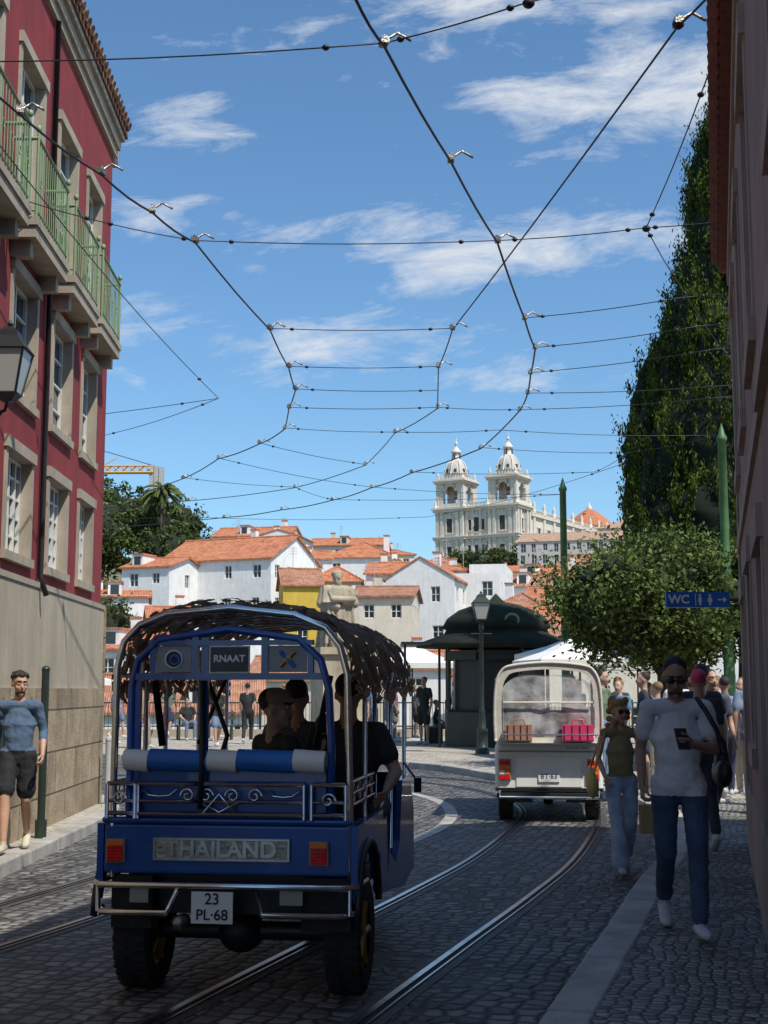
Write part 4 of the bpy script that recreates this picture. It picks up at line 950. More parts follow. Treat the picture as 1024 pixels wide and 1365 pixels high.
    for sx in'LR':
        Wr,d,fw,nn_=J['hand'+sx]; cu=curl[sx] if isinstance(curl,dict) else curl
        for i,L_ in enumerate((.07,.078,.073,.056)):
            p=Wr+d*(.072-.004*i)+fw*(.026-.018*i); a=cu*.6
            for k,fr in enumerate((.45,.32,.23)):
                dd=d*math.cos(a)+nn_*math.sin(a); q=p+dd*L_*fr; vs,fs_=capsule(p,q,.0092-.0008*k,.0084-.0008*k,n=7,hem=2); g.add(vs,fs_,sk,True); p=q; a+=cu
        p=Wr+d*.02+fw*.02
        for k in range(3):
            dd=(d*(.75+.12*k)+fw*(.65-.2*k)+nn_*(.15+cu*.35)).normalized(); q=p+dd*(.036-.005*k); vs,fs_=capsule(p,q,.0125-.0012*k,.0112-.0012*k,n=7,hem=2); g.add(vs,fs_,sk,True); p=q
    if extra: extra(g,J,h_)
    g.v=[(x*s,y*s,z*s) for x,y,z in g.v]
    o=g.obj(name,parent); o.location=loc; o.rotation_euler=(0,0,rz); return o
J=walk(1.0,1); J.update(shL=(.185,0,1.42),shR=(-.185,0,1.42),elL=(.235,-.02,1.15),wrL=(.07,-.26,1.19),elR=(-.235,.05,1.15),wrR=(-.24,-.08,.92),head=(-.01,-.05,1.61))
leather=M('black_leather',(.015,.015,.016),.5,.2,5,.3,30); kraft=M('kraft_paper',(.4,.27,.13),.85,.15)
def ex(g,J,h_):
    w=J['wrL']; g.box((w.x-.075,w.y-.06,w.z+.04),(.075,.012,.15),inkm,R=rotm(.2,-.6))
    vs,fs=capsule((.29,.08,1.0),(.29,.1,1.16),.1,.075,V((1,0,0)),.55); g.add(vs,fs,leather,True)
    vs,fs=capsule((.29,-.02,1.0),(.29,.18,1.0),.09,.09,V((1,0,0)),.6); g.add(vs,fs,leather,True)
    g.tube([(.29,-.02,1.14),(.24,-.1,1.28),(.17,-.085,1.41),(.13,-.02,1.475),(.15,.07,1.42),(.24,.13,1.27),(.29,.13,1.14)],.018,leather,6)
    for x in(-1,1): g.ell(h_(x*.033,-.092,.012),(.03,.008,.018),inkm,nu=10,nv=6)
    g.tube([h_(-.03,-.098,.018),h_(.03,-.098,.018)],.004,inkm,5)
    for x in(-1,1): g.tube([h_(x*.06,-.09,.018),h_(x*.08,.01,.012)],.004,inkm,4)
person('man_walking',(1.84,8.587,.12),-.1,1.69,J,shirt=(.66,.63,.64),pants=(.05,.08,.14),pk='jeans',skin=(.37,.21,.14),shoe=(.6,.61,.63),hair=(.015,.012,.01),vox=.009,head=(-.05,.35),curl={'L':.55,'R':.9},extra=ex,beard=True,top='hem',build=1.03,fn={'L':(-.2,-.3,1)})
J=walk(.8,-1); J.update(elR=(-.22,.05,1.15),wrR=(-.2,-.12,.98))
yb=M('yellow_bag',(.45,.36,.12),.6,.2,8,.3,30)
def ex(g,J,h_):
    vs,fs=capsule((-.31,-.05,.88),(-.31,.02,.98),.12,.09,V((1,0,0)),.5); g.add(vs,fs,yb,True); g.tube([(-.31,-.1,1.0),(-.22,-.1,1.3),(-.15,-.02,1.45),(-.18,.08,1.38),(-.31,.08,1.02)],.012,yb,6)
    for x in(-1,1): g.ell(h_(x*.033,-.09,.014),(.032,.008,.024),inkm,nu=10,nv=6)
    w=J['wrL']; g.box((w.x+.03,w.y-.04,.56),(.22,.1,.28),kraft); g.tube([(w.x-.04,w.y-.04,.7),(w.x+.01,w.y-.03,.82),(w.x+.1,w.y-.04,.7)],.005,kraft,4)
person('woman_walking',(2.1,12.17,0),.1,1.52,J,shirt=(.24,.2,.1),pants=(.32,.41,.52),pk='jeans',skin=(.5,.3,.21),shoe=(.4,.4,.4),hair=(.36,.2,.08),vox=.01,hs='curly',legs='wide',top='tank',build=.9,extra=ex,head=(.2,.1))
J=walk(1.0,-1); J.update(wrL=(.25,-.14,.93),elL=(.235,.06,1.15),wrR=(-.24,.02,.9))
person('man_walking',(-3.42,12.8,.12),.15,1.66,J,shirt=(.07,.12,.19),pants=(.012,.012,.014),skin=(.45,.26,.17),shoe=(.5,.45,.33),legs='shorts',vox=.01,top='roll',beard=True,head=(.35,.15),curl=.6,extra=lambda g,J,h_:([g.ell(h_(x*.06,y*.07+.03,.09+.02*z),(.035,.035,.03),cm((.02,.014,.01),'hair',.7),nu=8,nv=6) for x,y,z in((-1,0,-1),(1,0,-1),(0,-1,0),(0,1,0),(.6,.7,0),(-.6,.7,0),(.7,-.7,0),(-.7,-.7,0),(0,0,1))]))
person('woman_walking',(3.0,13.0,.12),math.pi,1.68,walk(.7,1),shirt=(.05,.05,.06),pants=(.03,.035,.05),hair=(.6,.05,.16),vox=.014,top='hem',hs='bun')
person('man_walking',(3.4,14.6,.12),math.pi+.2,1.76,walk(.6,-1),shirt=(.02,.022,.03),pants=(.02,.02,.025),cap=(.4,.02,.02),vox=.014)
person('man_walking',(3.75,15.6,.12),.2,1.72,walk(.6,-1),shirt=(.06,.07,.1),pants=(.04,.04,.05),vox=.016)
cl=[(.6,.6,.58),(.04,.04,.05),(.1,.2,.3),(.08,.12,.25),(.4,.06,.05),(.12,.16,.1),(.02,.02,.02),(.2,.25,.35),(.02,.02,.02)]
pc=[(.03,.04,.08),(.2,.18,.13),(.02,.02,.02),(.15,.2,.3),(.4,.36,.28)]
skn=[(.45,.27,.19),(.3,.17,.11),(.5,.31,.23)]
def crowd(x,y,rz=None,z=.12,J=None,**k):
    a=dict(h=random.uniform(1.58,1.82),J=J or random.choice([STAND,walk(.7,1),walk(.7,-1),STAND]),shirt=random.choice(cl),pants=random.choice(pc),skin=random.choice(skn),legs=random.choice(['long','shorts','long','skirt','shorts']),hs=random.choice(['short','long','short']),hair=random.choice([(.02,.014,.01),(.08,.045,.02),(.2,.12,.05)]),top=random.choice(['tee','hem','tee','tee']),vox=.021)
    a.update(k); person('pedestrian',(x,y,z),random.uniform(0,6.28) if rz is None else rz,**a)
crowd(2.0,37.8,-1.2,J=walk(.8,1),shirt=(.7,.7,.68),pants=(.16,.2,.12),legs='shorts',h=1.8,hs='short',top='tank')
crowd(1.1,37.5,-.6,J=STAND,shirt=(.02,.02,.02),pants=(.02,.02,.02),legs='shorts',h=1.85,hs='short')
crowd(1.5,39,1.6,J=sit(),shirt=(.03,.03,.03),hs='short');crowd(.3,39.5,1.6,J=STAND,shirt=(.2,.1,.15))
for x,y in((3.9,19.5),(4.0,21),(4.6,21.6),(4.9,23),(5.5,22.4),(4.2,24.5),(4.9,25.2),(5.6,24.2),(5.2,19.8),(4.35,18.2),(6.2,22.6),(3.9,27.5),(6.6,25.9),(5.9,27.7),(4.6,28.6),(4.0,23.2),(5.1,17.6),(4.5,16.6),(3.95,17.4),(4.75,19.0),(4.35,20.2),(5.0,21.0),(3.6,22.4),(3.5,25.5)): crowd(x,y)
crowd(-6.2,35,.8,J=walk(.8,1),shirt=(.3,.2,.12),pants=(.25,.2,.14),legs='long',h=1.75)
for x,y in((-8.2,42),(-7.5,38),(-9.2,36.5),(-5.2,42),(-3.8,38),(-4.4,36),(-2.7,41),(-6.8,43),(-1.6,37.5),(-10.4,40),(-.6,34.5),(-2.2,35),(-3.2,42.8),(-7.2,40.8),(-9.8,42.6),(.2,42),(1.0,43),(-.3,38.5)): crowd(x,y)
crowd(-5.9,41,J=sit(),rz=.4,z=.12);crowd(-4.9,40.5,J=sit(),rz=-.4)
for x,y,rz in((-5.4,41.15,0),(1.5,39.05,1.6)):
    g=MB(); g.T=Matrix.Translation((x,y,.12))@Matrix.Rotation(rz,4,'Z')
    for k in range(4): g.b2(-.9,.9,-.12+.11*k,-.03+.11*k,.4,.44,wood)
    for q in(-.8,.8): g.b2(q-.03,q+.03,-.12,.3,0,.4,darkgreen); g.b2(q-.025,q+.025,.28,.32,.4,.85,darkgreen)
    g.b2(-.9,.9,.27,.3,.6,.68,wood);g.b2(-.9,.9,.27,.3,.74,.82,wood); g.obj('park_bench')
# ------------------------------------------------------------------ statue
def statue():
    P=[]
    def c(a,b,r0,r1,side=None,w=1): P.append(('c',a,b,r0,r1,statm,side,w))
    X=V((1,0,0))
    c((0,0,0),(0,0,.9),.38,.34,X,1.15);c((0,0,.9),(0,0,1.32),.32,.24,X,1.35);c((-.26,0,1.4),(.26,0,1.4),.13,.13);c((0,0,1.38),(0,-.02,1.58),.1,.09)
    P.append(('e',(0,-.03,1.72),(.12,.14,.16),None,statm));P.append(('e',(0,-.1,1.6),(.09,.08,.13),None,statm));P.append(('e',(0,.01,1.8),(.145,.155,.1),None,statm))
    c((0,-.16,1.74),(0,-.19,1.69),.018,.025)
    c((.32,0,1.38),(.42,-.08,1.08),.13,.12);c((.42,-.08,1.08),(.08,-.36,1.1),.12,.075);c((-.32,0,1.38),(-.42,-.06,1.06),.13,.12);c((-.42,-.06,1.06),(-.1,-.36,.98),.12,.075)
    c((-.24,-.4,1.16),(.28,-.4,1.16),.08,.08);c((.28,-.4,1.16),(.38,-.4,1.32),.05,.04);c((-.24,-.4,1.16),(-.34,-.4,1.32),.05,.04)
    for i in range(14):
        a=-2.6+i*.4; c((.34*math.cos(a),.28*math.sin(a),1.15),(.48*math.cos(a+.1),.4*math.sin(a+.1),.02),.045,.07)
    for i in range(6): c((-.3+.12*i,-.27,.98),(-.4+.15*i,-.42,.1),.035,.05)
    for x in(-1,1): c((x*.05,-.155,1.755),(x*.05,-.15,1.755),.012,.012)
    co,fs,ms=fuse(P,.018,1)
    g=MB(); g.v=[tuple(v) for v in co];g.f=fs;g.sm=[True]*len(fs);g.mi=[g.mid(m) for m in ms]
    g.v=[(x,y,z+2.5) for x,y,z in g.v]
    g.b2(-.6,.6,-.6,.6,2.33,2.5,statm);g.b2(-.5,.5,-.5,.5,.5,2.33,statm);g.b2(-.7,.7,-.7,.7,.15,.5,statm);g.b2(-.95,.95,-.95,.95,0,.15,statm)
    o=g.obj('stone_statue'); o.location=(-1.15,33,.12); o.rotation_euler=(0,0,.35)
statue()
# ------------------------------------------------------------------ blue tuk-tuk
def wheel(g,x,y,r,w,rim):
    n=28
    prof=[(r*.62,-w*.42),(r*.9,-w*.5),(r*.985,-w*.38),(r,-w*.15),(r,w*.15),(r*.985,w*.38),(r*.9,w*.5),(r*.62,w*.42)]
    vs=[];fs=[]
    for pr,px in prof:
        for i in range(n):
            a=2*math.pi*i/n; vs.append((x+px,y+pr*math.cos(a),r+pr*math.sin(a)))
    for j in range(len(prof)-1):
        for i in range(n): fs.append((j*n+i,j*n+(i+1)%n,(j+1)*n+(i+1)%n,(j+1)*n+i))
    g.add(vs,fs,rubber,True)
    for i in range(36):
        a=2*math.pi*i/36
        for sx in(-1,1): g.box((x+sx*w*.27,y+r*1.0*math.cos(a),r+r*1.0*math.sin(a)),(w*.34,.024,.022),rubber,R=Matrix.Rotation(a-math.pi/2,3,'X'))
    for s in(-1,1):
        g.cyl((x+s*w*.18,y,r),(x+s*w*.36,y,r),r*.3,r*.63,m=rim,n=20,cap=False); g.cyl((x,y,r),(x+s*w*.4,y,r),r*.16,m=rim,n=12)
        for k in range(5):
            a=k*2*math.pi/5; g.cyl((x+s*w*.3,y,r),(x+s*w*.34,y+r*.58*math.cos(a),r+r*.58*math.sin(a)),r*.09,m=rim,n=6)
        g.cyl((x-s*w*.02,y,r),(x+s*w*.1,y,r),r*.6,m=blackm,n=20)
def canopy(g,prof,y0,y1,ny,m,amp,hole,seed=0,nx=64):
    P=smoothline([V(p) for p in prof],max(2,nx//(len(prof)-1))); n=len(P); vs=[]
    for j in range(ny+1):
        y=y0+(y1-y0)*j/ny
        for i,p in enumerate(P):
            k=noise.noise(V((p.x*6,y*6,p.y*6+seed)))*amp
            vs.append((p.x*(1+k),y+noise.noise(V((p.x*9,y*9,3)))*amp*.8,p.y+k+noise.noise(V((p.x*22,y*22,seed)))*amp*.4))
    fs=[]
    for j in range(ny):
        y=y0+(y1-y0)*j/ny
        for i in range(n-1):
            p=P[i]
            if hole and noise.noise(V((p.x*17,y*17,p.y*17)))+.5*noise.noise(V((p.x*40,y*40,p.y*40)))>hole: continue
            fs.append((j*n+i,j*n+i+1,(j+1)*n+i+1,(j+1)*n+i))
    g.add(vs,fs,m,False)
rt=root('blue_tuk_tuk',(-.83,7.25,0),math.radians(-7.5))
g=MB(); H=.665
g.b2(-H,H,0,.5,.64,.9,bluep)
g.b2(-H+.02,H-.02,.5,2.3,.5,.62,blackm)
g.b2(-H+.1,H-.1,.04,.1,.9,1.2,bluep)
g.b2(-H-.01,H+.01,-.02,.03,.9,.935,bluep)
g.obj('rear_body',rt,bevel=.02,seg=3)
g=MB()
for s in(-1,1):
    pts=[(.75,.64)]+[(.38+.38*math.cos(a),.42+.36*math.sin(a)) for a in np.linspace(.35,math.pi-.25,10)]+[(0,.6),(0,.9),(1.0,.9),(1.02,.7)]
    n=len(pts); x0,x1=(s*H,s*(H+.035))
    g.add([(x0,p[0],p[1]) for p in pts]+[(x1,p[0],p[1]) for p in pts],[tuple(range(n)),tuple(range(n,2*n))]+[(i,(i+1)%n,n+(i+1)%n,n+i) for i in range(n)],bluep)
    g.tube([(s*(H+.04),.38+.39*math.cos(a),.42+.37*math.sin(a)) for a in np.linspace(0,math.pi,14)],.02,blackm,6)
    pts=[(1.0,.42),(1.0,.98),(1.25,.9),(1.45,.6),(1.75,.5),(1.95,.62),(2.1,1.0),(2.55,1.02),(2.8,.75),(2.8,.35),(2.2,.3)]
    n=len(pts); g.add([(s*(H-.02),p[0],p[1]) for p in pts]+[(s*(H+.02),p[0],p[1]) for p in pts],[tuple(range(n)),tuple(range(n,2*n))]+[(i,(i+1)%n,n+(i+1)%n,n+i) for i in range(n)],bluep)
g.add([(-H,2.5,.4),(H,2.5,.4),(H,2.5,1.03),(-H,2.5,1.03),(-.35,3.05,.4),(.35,3.05,.4),(.32,2.95,1.0),(-.32,2.95,1.0)],[(0,1,5,4),(1,2,6,5),(2,3,7,6),(3,0,4,7),(4,5,6,7)],bluep)
g.b2(-.5,.5,.25,.32,.9,1.25,bluem)
g.b2(-.5,.5,.2,.75,.8,.92,blackm); g.b2(-.25,.3,1.7,2.0,.7,.85,blackm); g.b2(-.25,.3,1.65,1.72,.85,1.2,blackm)
g.obj('cabin_panels',rt)
g=MB()
wheel(g,-.54,.38,.295,.2,brass);wheel(g,.6,.38,.295,.2,brass);wheel(g,0,2.75,.27,.13,brass)
g.cyl((-.5,.38,.3),(.5,.38,.3),.05,m=blackm,n=10);g.ell((0,.38,.3),(.13,.13,.12),blackm)
g.b2(-.5,.5,.15,.2,.42,.63,blackm);g.b2(-.62,-.4,.02,.06,.36,.63,rubber);g.b2(.4,.66,.02,.06,.36,.63,rubber)
g.tube([(-.3,.3,.36),(-.25,.0,.4),(-.22,-.06,.4)],.035,darksteel,8);g.b2(-.4,.45,.2,2.4,.42,.5,blackm)
g.obj('wheels',rt)
g=MB()
def ch(pts,r=.014): g.tube(pts,r,chrome,8)
ch([(-.7,.35,.59),(-.71,.02,.59),(-.66,-.05,.59),(.62,-.05,.59),(.69,0,.59),(.7,.3,.59)],.018)
ch([(-.7,.1,.45),(-.66,-.04,.45),(-.3,-.05,.45),(-.24,-.05,.57)],.018);ch([(.17,-.05,.57),(.21,-.05,.45),(.6,-.05,.45),(.69,.05,.45)],.018)
for x in(-.68,.66): ch([(x,-.02,.45),(x,-.02,.59)],.014)
hoop=[(-.615,.02,.62),(-.625,.02,1.0),(-.62,.02,1.72),(-.585,.02,1.86),(-.5,.02,1.95),(-.35,.02,2.01),(0,.02,2.04),(.35,.02,2.0),(.52,.02,1.93),(.6,.02,1.83),(.64,.02,1.68),(.655,.02,1.0),(.655,.02,.62)]
ch([(V(p)) for p in hoop],.02)
for yy in(.85,1.7,2.45):
    ch([(p[0],yy,p[2]) for p in hoop[2:11]],.014)
for x in(-.62,.655):
    for yy,z0 in((.55,.9),(.95,.9),(1.7,.6),(2.45,1.0)): ch([(x,yy,z0),(x,yy,1.7)],.014)
    ch([(x,.02,1.68),(x,2.5,1.68)],.013); ch([(x,.02,1.12),(x,.95,1.12)],.012);ch([(x,.02,1.0),(x,.95,1.0)],.01);ch([(x,.02,1.06),(x,.95,1.06)],.008)
    for k in range(4): g.torus((x,.14+.22*k,1.06),(1,0,0),.045,.007,chrome,12,5)
for z,r in((1.11,.012),(1.02,.009),(.955,.012)): ch([(-.47,-.035,z),(.42,-.035,z)],r); ch([(-.64,-.03,z),(-.49,-.03,z)],r); ch([(.46,-.03,z),(.64,-.03,z)],r)
for x in(-.64,-.49,-.47,.42,.46,.64): ch([(x,-.033,.93),(x,-.033,1.11)],.012)
def scroll(cx,cz,s,fl):
    pts=[]
    for k in range(16):
        a=k*.55; r=s*(1-k/19); pts.append((cx+fl*r*math.cos(a),-.04,cz+r*math.sin(a)))
    g.tube(pts,.006,chrome,5)
for cx,fl in((-.2,-1),(-.1,1),(.04,-1),(.16,1)): scroll(cx,1.05,.04,fl)
for cx in(-.57,.55): scroll(cx,1.03,.04,1)
for a,b in((-.45,-.26),(.22,.4)): g.tube([(a,-.038,1.08),(a+.04,-.038,1.05),((a+b)/2,-.038,1.045),(b-.04,-.038,1.05),(b,-.038,1.08)],.006,chrome,5)
g.tube([(-.12,-.038,.955),(-.03,-.038,1.06),(.06,-.038,.955)],.007,chrome,5);g.tube([(-.14,-.038,1.02),(-.03,-.038,.965),(.08,-.038,1.02)],.007,chrome,5)
g.tube([(.66,2.4,1.1),(.74,2.38,1.0)],.008,chrome,6); g.box((.76,2.37,.95),(.05,.015,.1),blackm,.3)
g.tube([(-.66,2.4,1.1),(-.78,2.38,1.0)],.008,chrome,6); g.box((-.8,2.37,.95),(.07,.015,.1),blackm,-.3)
ch([(-.3,2.4,1.1),(0,2.5,1.05),(.3,2.4,1.1)],.014)
g.obj('chrome_frame',rt)
g=MB()
for pts in ([(-.53,.0,.95),(-.53,.0,1.62),(-.5,.0,1.76),(-.38,.0,1.87),(0,.0,1.925),(.38,.0,1.87),(.5,.0,1.76),(.545,.0,1.6),(.56,0,1.3),(.56,.0,.95)],): g.tube(pts,.021,bluep,8)
for x in(-.5,-.13): g.b2(x-.02,x+.02,-.0,.03,.95,1.88 if x>-.3 else 1.75,bluep)
g.b2(-.51,.53,-.015,.03,1.655,1.69,bluep)
g.b2(-.2,-.165,-.01,.03,1.69,1.9,bluep);g.b2(.18,.215,-.01,.03,1.69,1.9,bluep);g.b2(-.43,-.4,-.01,.03,1.69,1.83,bluep);g.b2(.43,.46,-.01,.03,1.69,1.83,bluep)
g.b2(-.44,.46,-.012,.032,1.838,1.865,bluep)
for x0,x1 in((-.395,-.205),(.22,.425)): g.b2(x0,x1,.002,.012,1.695,1.835,M('badge_panel',(.25,.28,.3),.4))
g.b2(-.1,.12,-.02,-.008,1.69,1.835,platem);g.b2(-.093,.113,-.024,-.0205,1.697,1.828,M('panel_dark',(.05,.055,.06),.5))
g.cyl((-.3,0,1.765),(-.3,-.006,1.765),.05,m=signwhite,n=20);g.cyl((-.3,-.006,1.765),(-.3,-.01,1.765),.042,m=inkm,n=20);g.torus((-.29,-.012,1.76),(0,1,0),.025,.007,signblue,14,5)
for a in range(4):
    b=a*math.pi/2+.785; g.cyl((.32,-.002,1.765),(.32+.055*math.cos(b),-.002,1.765+.055*math.sin(b)),.012,m=signblue if a%2 else brass,n=6)
g.cyl((.32,0,1.765),(.32,-.01,1.765),.022,m=orlens,n=6)
xs_=[-.55,-.42,-.1,.06,.36,.53]
for i in range(5): g.cyl((xs_[i]+.001,.0,1.235),(xs_[i+1]-.001,.0,1.225),.058,m=whitev if i%2==0 else bluem,n=18)
g.ell((-.55,0,1.235),(.02,.057,.057),whitev)
g.b2(-.53,.53,.01,.03,.96,1.2,bluep)
g.tube([(-.44,.12,1.65),(-.40,.15,1.3)],.022,blackm,5);g.tube([(-.2,.3,1.68),(-.08,.32,1.35),(-.13,.05,.98)],.014,blackm,5);g.tube([(-.13,-.03,1.65),(-.12,-.05,1.3),(-.13,-.05,.98)],.016,blackm,5);g.tube([(-.1,.4,1.7),(-.28,.45,1.3)],.012,blackm,5)
g.tube([(.5,.3,1.68),(.42,.3,1.3)],.018,blackm,5)
for x in(-.59,.5):
    g.b2(x-.05,x+.05,-.028,.0,.7,.82,frame_g)
    g.b2(x-.043,x+.043,-.038,-.028,.705,.755,redlens);g.b2(x-.043,x+.043,-.038,-.028,.758,.786,redlens);g.b2(x-.043,x+.043,-.038,-.028,.789,.816,orlens)
    for k in range(5):
        for q in range(5): g.ell((x-.034+.017*k,-.038,.713+.017*q),(.006,.004,.006),redlens,nu=6,nv=4)
g.b2(-.16,.06,-.075,-.068,.405,.565,platem)
g.b2(-.385,.345,-.02,.0,.715,.83,darksteel)
for x0,x1,z0,z1 in((-.385,.345,.82,.83),(-.385,.345,.715,.725),(-.385,-.375,.725,.82),(.335,.345,.725,.82)): g.b2(x0,x1,-.027,-.02,z0,z1,chrome)
g.b2(-.5,-.4,-.045,-.04,.5,.58,frame_g);g.b2(.3,.42,-.045,-.04,.5,.58,frame_g)
g.obj('rear_fittings',rt)
text('name_lettering','THAILAND',.115,(-.02,-.024,.772),chrome,rt,ext=.006,sx=1.05,bold=.003)
text('rnaat_lettering','RNAAT',.052,(.01,-.026,1.765),signwhite,rt,ext=.001,bold=.0012)
text('plate_upper','23',.08,(-.05,-.077,.527),inkm,rt,ext=.001,bold=.001);text('plate_lower','PL·68',.076,(-.05,-.077,.447),inkm,rt,ext=.001,bold=.001)
g=MB()
canopy(g,[(-.66,1.64),(-.64,1.74),(-.6,1.87),(-.5,1.98),(-.35,2.04),(0,2.07),(.35,2.04),(.53,1.96),(.63,1.85),(.68,1.7),(.69,1.62)],.05,2.7,120,netm,.035,.22,nx=120)
canopy(g,[(-.63,1.7),(-.58,1.88),(-.35,2.02),(0,2.05),(.35,2.02),(.6,1.86),(.66,1.66)],.02,2.65,90,netb,.03,.34,5,nx=90)
for sx in(-.66,.69):
    vs=[];fs=[];n=120
    for i in range(n+1):
        y=.05+2.65*i/n; dpt=.05+.07*abs(math.sin(y*5.2))+.05*noise.noise(V((y*8,sx,0)))
        for k in range(5): vs.append((sx+noise.noise(V((y*7,k,sx)))*.03,y,1.66-dpt*k/4+.02*noise.noise(V((y*9,k*2,1)))))
    for i in range(n):
        for k in range(4):
            if random.random()<.88: fs.append((i*5+k,i*5+k+1,(i+1)*5+k+1,(i+1)*5+k))
    g.add(vs,fs,netm)
g.obj('camouflage_canopy',rt)
S=sit()
Jm=dict(S); Jm.update(wrR=(-.2,-.3,.75))
person('cap_passenger',(.08,.85,.36),math.pi*.75,1.66,Jm,shirt=(.03,.026,.026),pants=(.05,.05,.06),skin=(.42,.25,.17),cap=(.24,.19,.13),vox=.014,top='long',parent=rt,head=(-.9,0))
person('child_passenger',(.36,.95,.44),math.pi,1.35,S,shirt=(.45,.45,.47),hair=(.015,.01,.01),vox=.016,parent=rt)
person('man_passenger',(.5,.95,.36),math.pi*1.0,1.78,{**S,'elR':(-.28,.02,.75),'wrR':(-.25,.22,.66)},shirt=(.03,.03,.035),skin=(.42,.25,.17),vox=.014,top='tee',parent=rt,hs='short',build=1.1)
person('driver',(0,1.9,.36),math.pi,1.75,S,shirt=(.08,.08,.1),vox=.02,parent=rt)
# ------------------------------------------------------------------ white tuk-tuk
rt=root('white_tuk_tuk',(2.03,16.9,0),math.radians(-6.5))
g=MB(); H=.66
g.b2(-H,H,0,1.1,.36,.95,whitep); g.b2(-H,H,1.1,2.3,.36,.5,whitep); g.b2(-H,H,2.1,2.9,.36,1.0,whitep)
g.obj('body',rt,bevel=.05,seg=3)
g=MB()
g.b2(-.62,.62,-.012,.0,.84,.86,frame_g);g.b2(-.4,.4,-.014,0,.42,.78,whitep)
for x in(-.54,.54):
    g.b2(x-.075,x+.075,-.03,.0,.5,.76,frame_g)
    for z0,m in((.51,redlens),(.57,whlens),(.63,orlens),(.69,redlens)): g.b2(x-.066,x-.003,-.042,-.03,z0,z0+.053,m);g.b2(x+.003,x+.066,-.042,-.03,z0,z0+.053,m if z0!=.57 else orlens)
g.b2(-.13,.13,-.03,-.014,.48,.62,platem)
g.b2(-.64,.64,-.07,-.02,.29,.35,blackm);g.b2(-.5,-.2,-.09,-.03,.24,.29,blackm);g.b2(.2,.5,-.09,-.03,.24,.29,blackm);g.b2(-.66,.66,-.03,0,.37,.41,blackm)
g.tube([(-.6,-.1,.38),(-.6,-.12,.3),(.6,-.12,.3),(.6,-.1,.38)],.018,chrome,8)
g.obj('rear_fittings',rt,bevel=.004)
text('plate_lettering','BT·63',.085,(0,-.032,.55),inkm,rt,ext=.001);text('rear_lettering','eco tuk tours',.05,(.36,-.016,.9),inkm,rt,ext=.001)
g=MB(); wheel(g,-.54,.42,.27,.18,darksteel);wheel(g,.54,.42,.27,.18,darksteel);wheel(g,0,2.8,.26,.14,darksteel); g.b2(-.5,.5,.1,2.4,.26,.36,blackm); g.obj('wheels',rt)
g=MB()
pf=[(-.65,.98),(-.66,1.3),(-.64,1.65),(-.58,1.82),(-.45,1.9),(0,1.94),(.45,1.9),(.58,1.82),(.64,1.65),(.66,1.3),(.65,.98)]
P=smoothline([V(p) for p in pf],6)
n=len(P); inner=[]
for p in P:
    q=V((p.x*.87,1.42+(p.y-1.42)*.84)); q.y=max(q.y,1.02); inner.append(q)
g.add([(p.x,0.0,p.y) for p in P]+[(p.x,-.003,p.y) for p in inner],[(i,i+1,n+i+1,n+i) for i in range(n-1)],canv)
top=[p for p in P if p.y>1.62]
n=len(top); vs=[]
for j in range(12):
    for p in top: vs.append((p.x*1.01,.0+2.7*j/11,p.y+.01+.02*math.sin(j*2.2)))
g.add(vs,[(j*n+i,j*n+i+1,(j+1)*n+i+1,(j+1)*n+i) for j in range(11) for i in range(n-1)],canv,True)
g.b2(-.63,.63,-.006,.02,.955,1.02,canv)
g.tube([(p.x,-.005,p.y) for p in P],.018,canv,6)
nz=14;nxx=20;vs=[]
for j in range(nz+1):
    z=1.02+(1.79-1.02)*j/nz; hw=.56 if z<1.6 else .56-.22*((z-1.6)/.19)**2
    for i in range(nxx+1):
        x=-hw+2*hw*i/nxx; vs.append((x,.004+.02*noise.noise(V((x*5,z*6,0)))+.03,z))
g.add(vs,[(j*(nxx+1)+i,j*(nxx+1)+i+1,(j+1)*(nxx+1)+i+1,(j+1)*(nxx+1)+i) for j in range(nz) for i in range(nxx)],plasticw,True)
g.tube([(-.55,-.01,1.45),(.55,-.01,1.45)],.012,canv,6)
g.obj('canopy',rt)
g=MB()
for x in(-.63,.63):
    for yy in(.03,1.1,2.3): g.cyl((x,yy,.95),(x,yy,1.75),.02,m=chrome,n=8)
def bag(x,m,w):
    g.b2(x-w/2,x+w/2,-.16,.0,.98,1.18,m)
    for k in range(4): g.b2(x-w/2+.02+k*w/4,x-w/2+.03+k*w/4,-.168,-.16,.99,1.17,blackm)
    g.tube([(x-.08,-.08,1.17),(x-.06,-.08,1.24),(x+.06,-.08,1.24),(x+.08,-.08,1.17)],.012,m,6)
bag(.36,pinkb,.38); bag(-.36,brownb,.32)
g.tube([(-.58,-.2,.96),(-.58,-.2,1.06),(.6,-.2,1.06),(.6,-.2,.96)],.01,chrome,6);g.b2(-.6,.62,-.2,0,.945,.96,chrome)
g.b2(-.55,.55,.3,.4,.9,1.35,blackm);g.b2(-.55,.55,.4,.9,.7,.85,blackm)
g.obj('frame_and_luggage',rt,bevel=.012)
person('passenger',(-.28,.95,.3),math.pi,1.7,S,shirt=(.3,.25,.2),vox=.024,parent=rt); person('passenger',(.28,.95,.3),math.pi,1.7,S,shirt=(.1,.1,.14),vox=.024,parent=rt,hs='long')
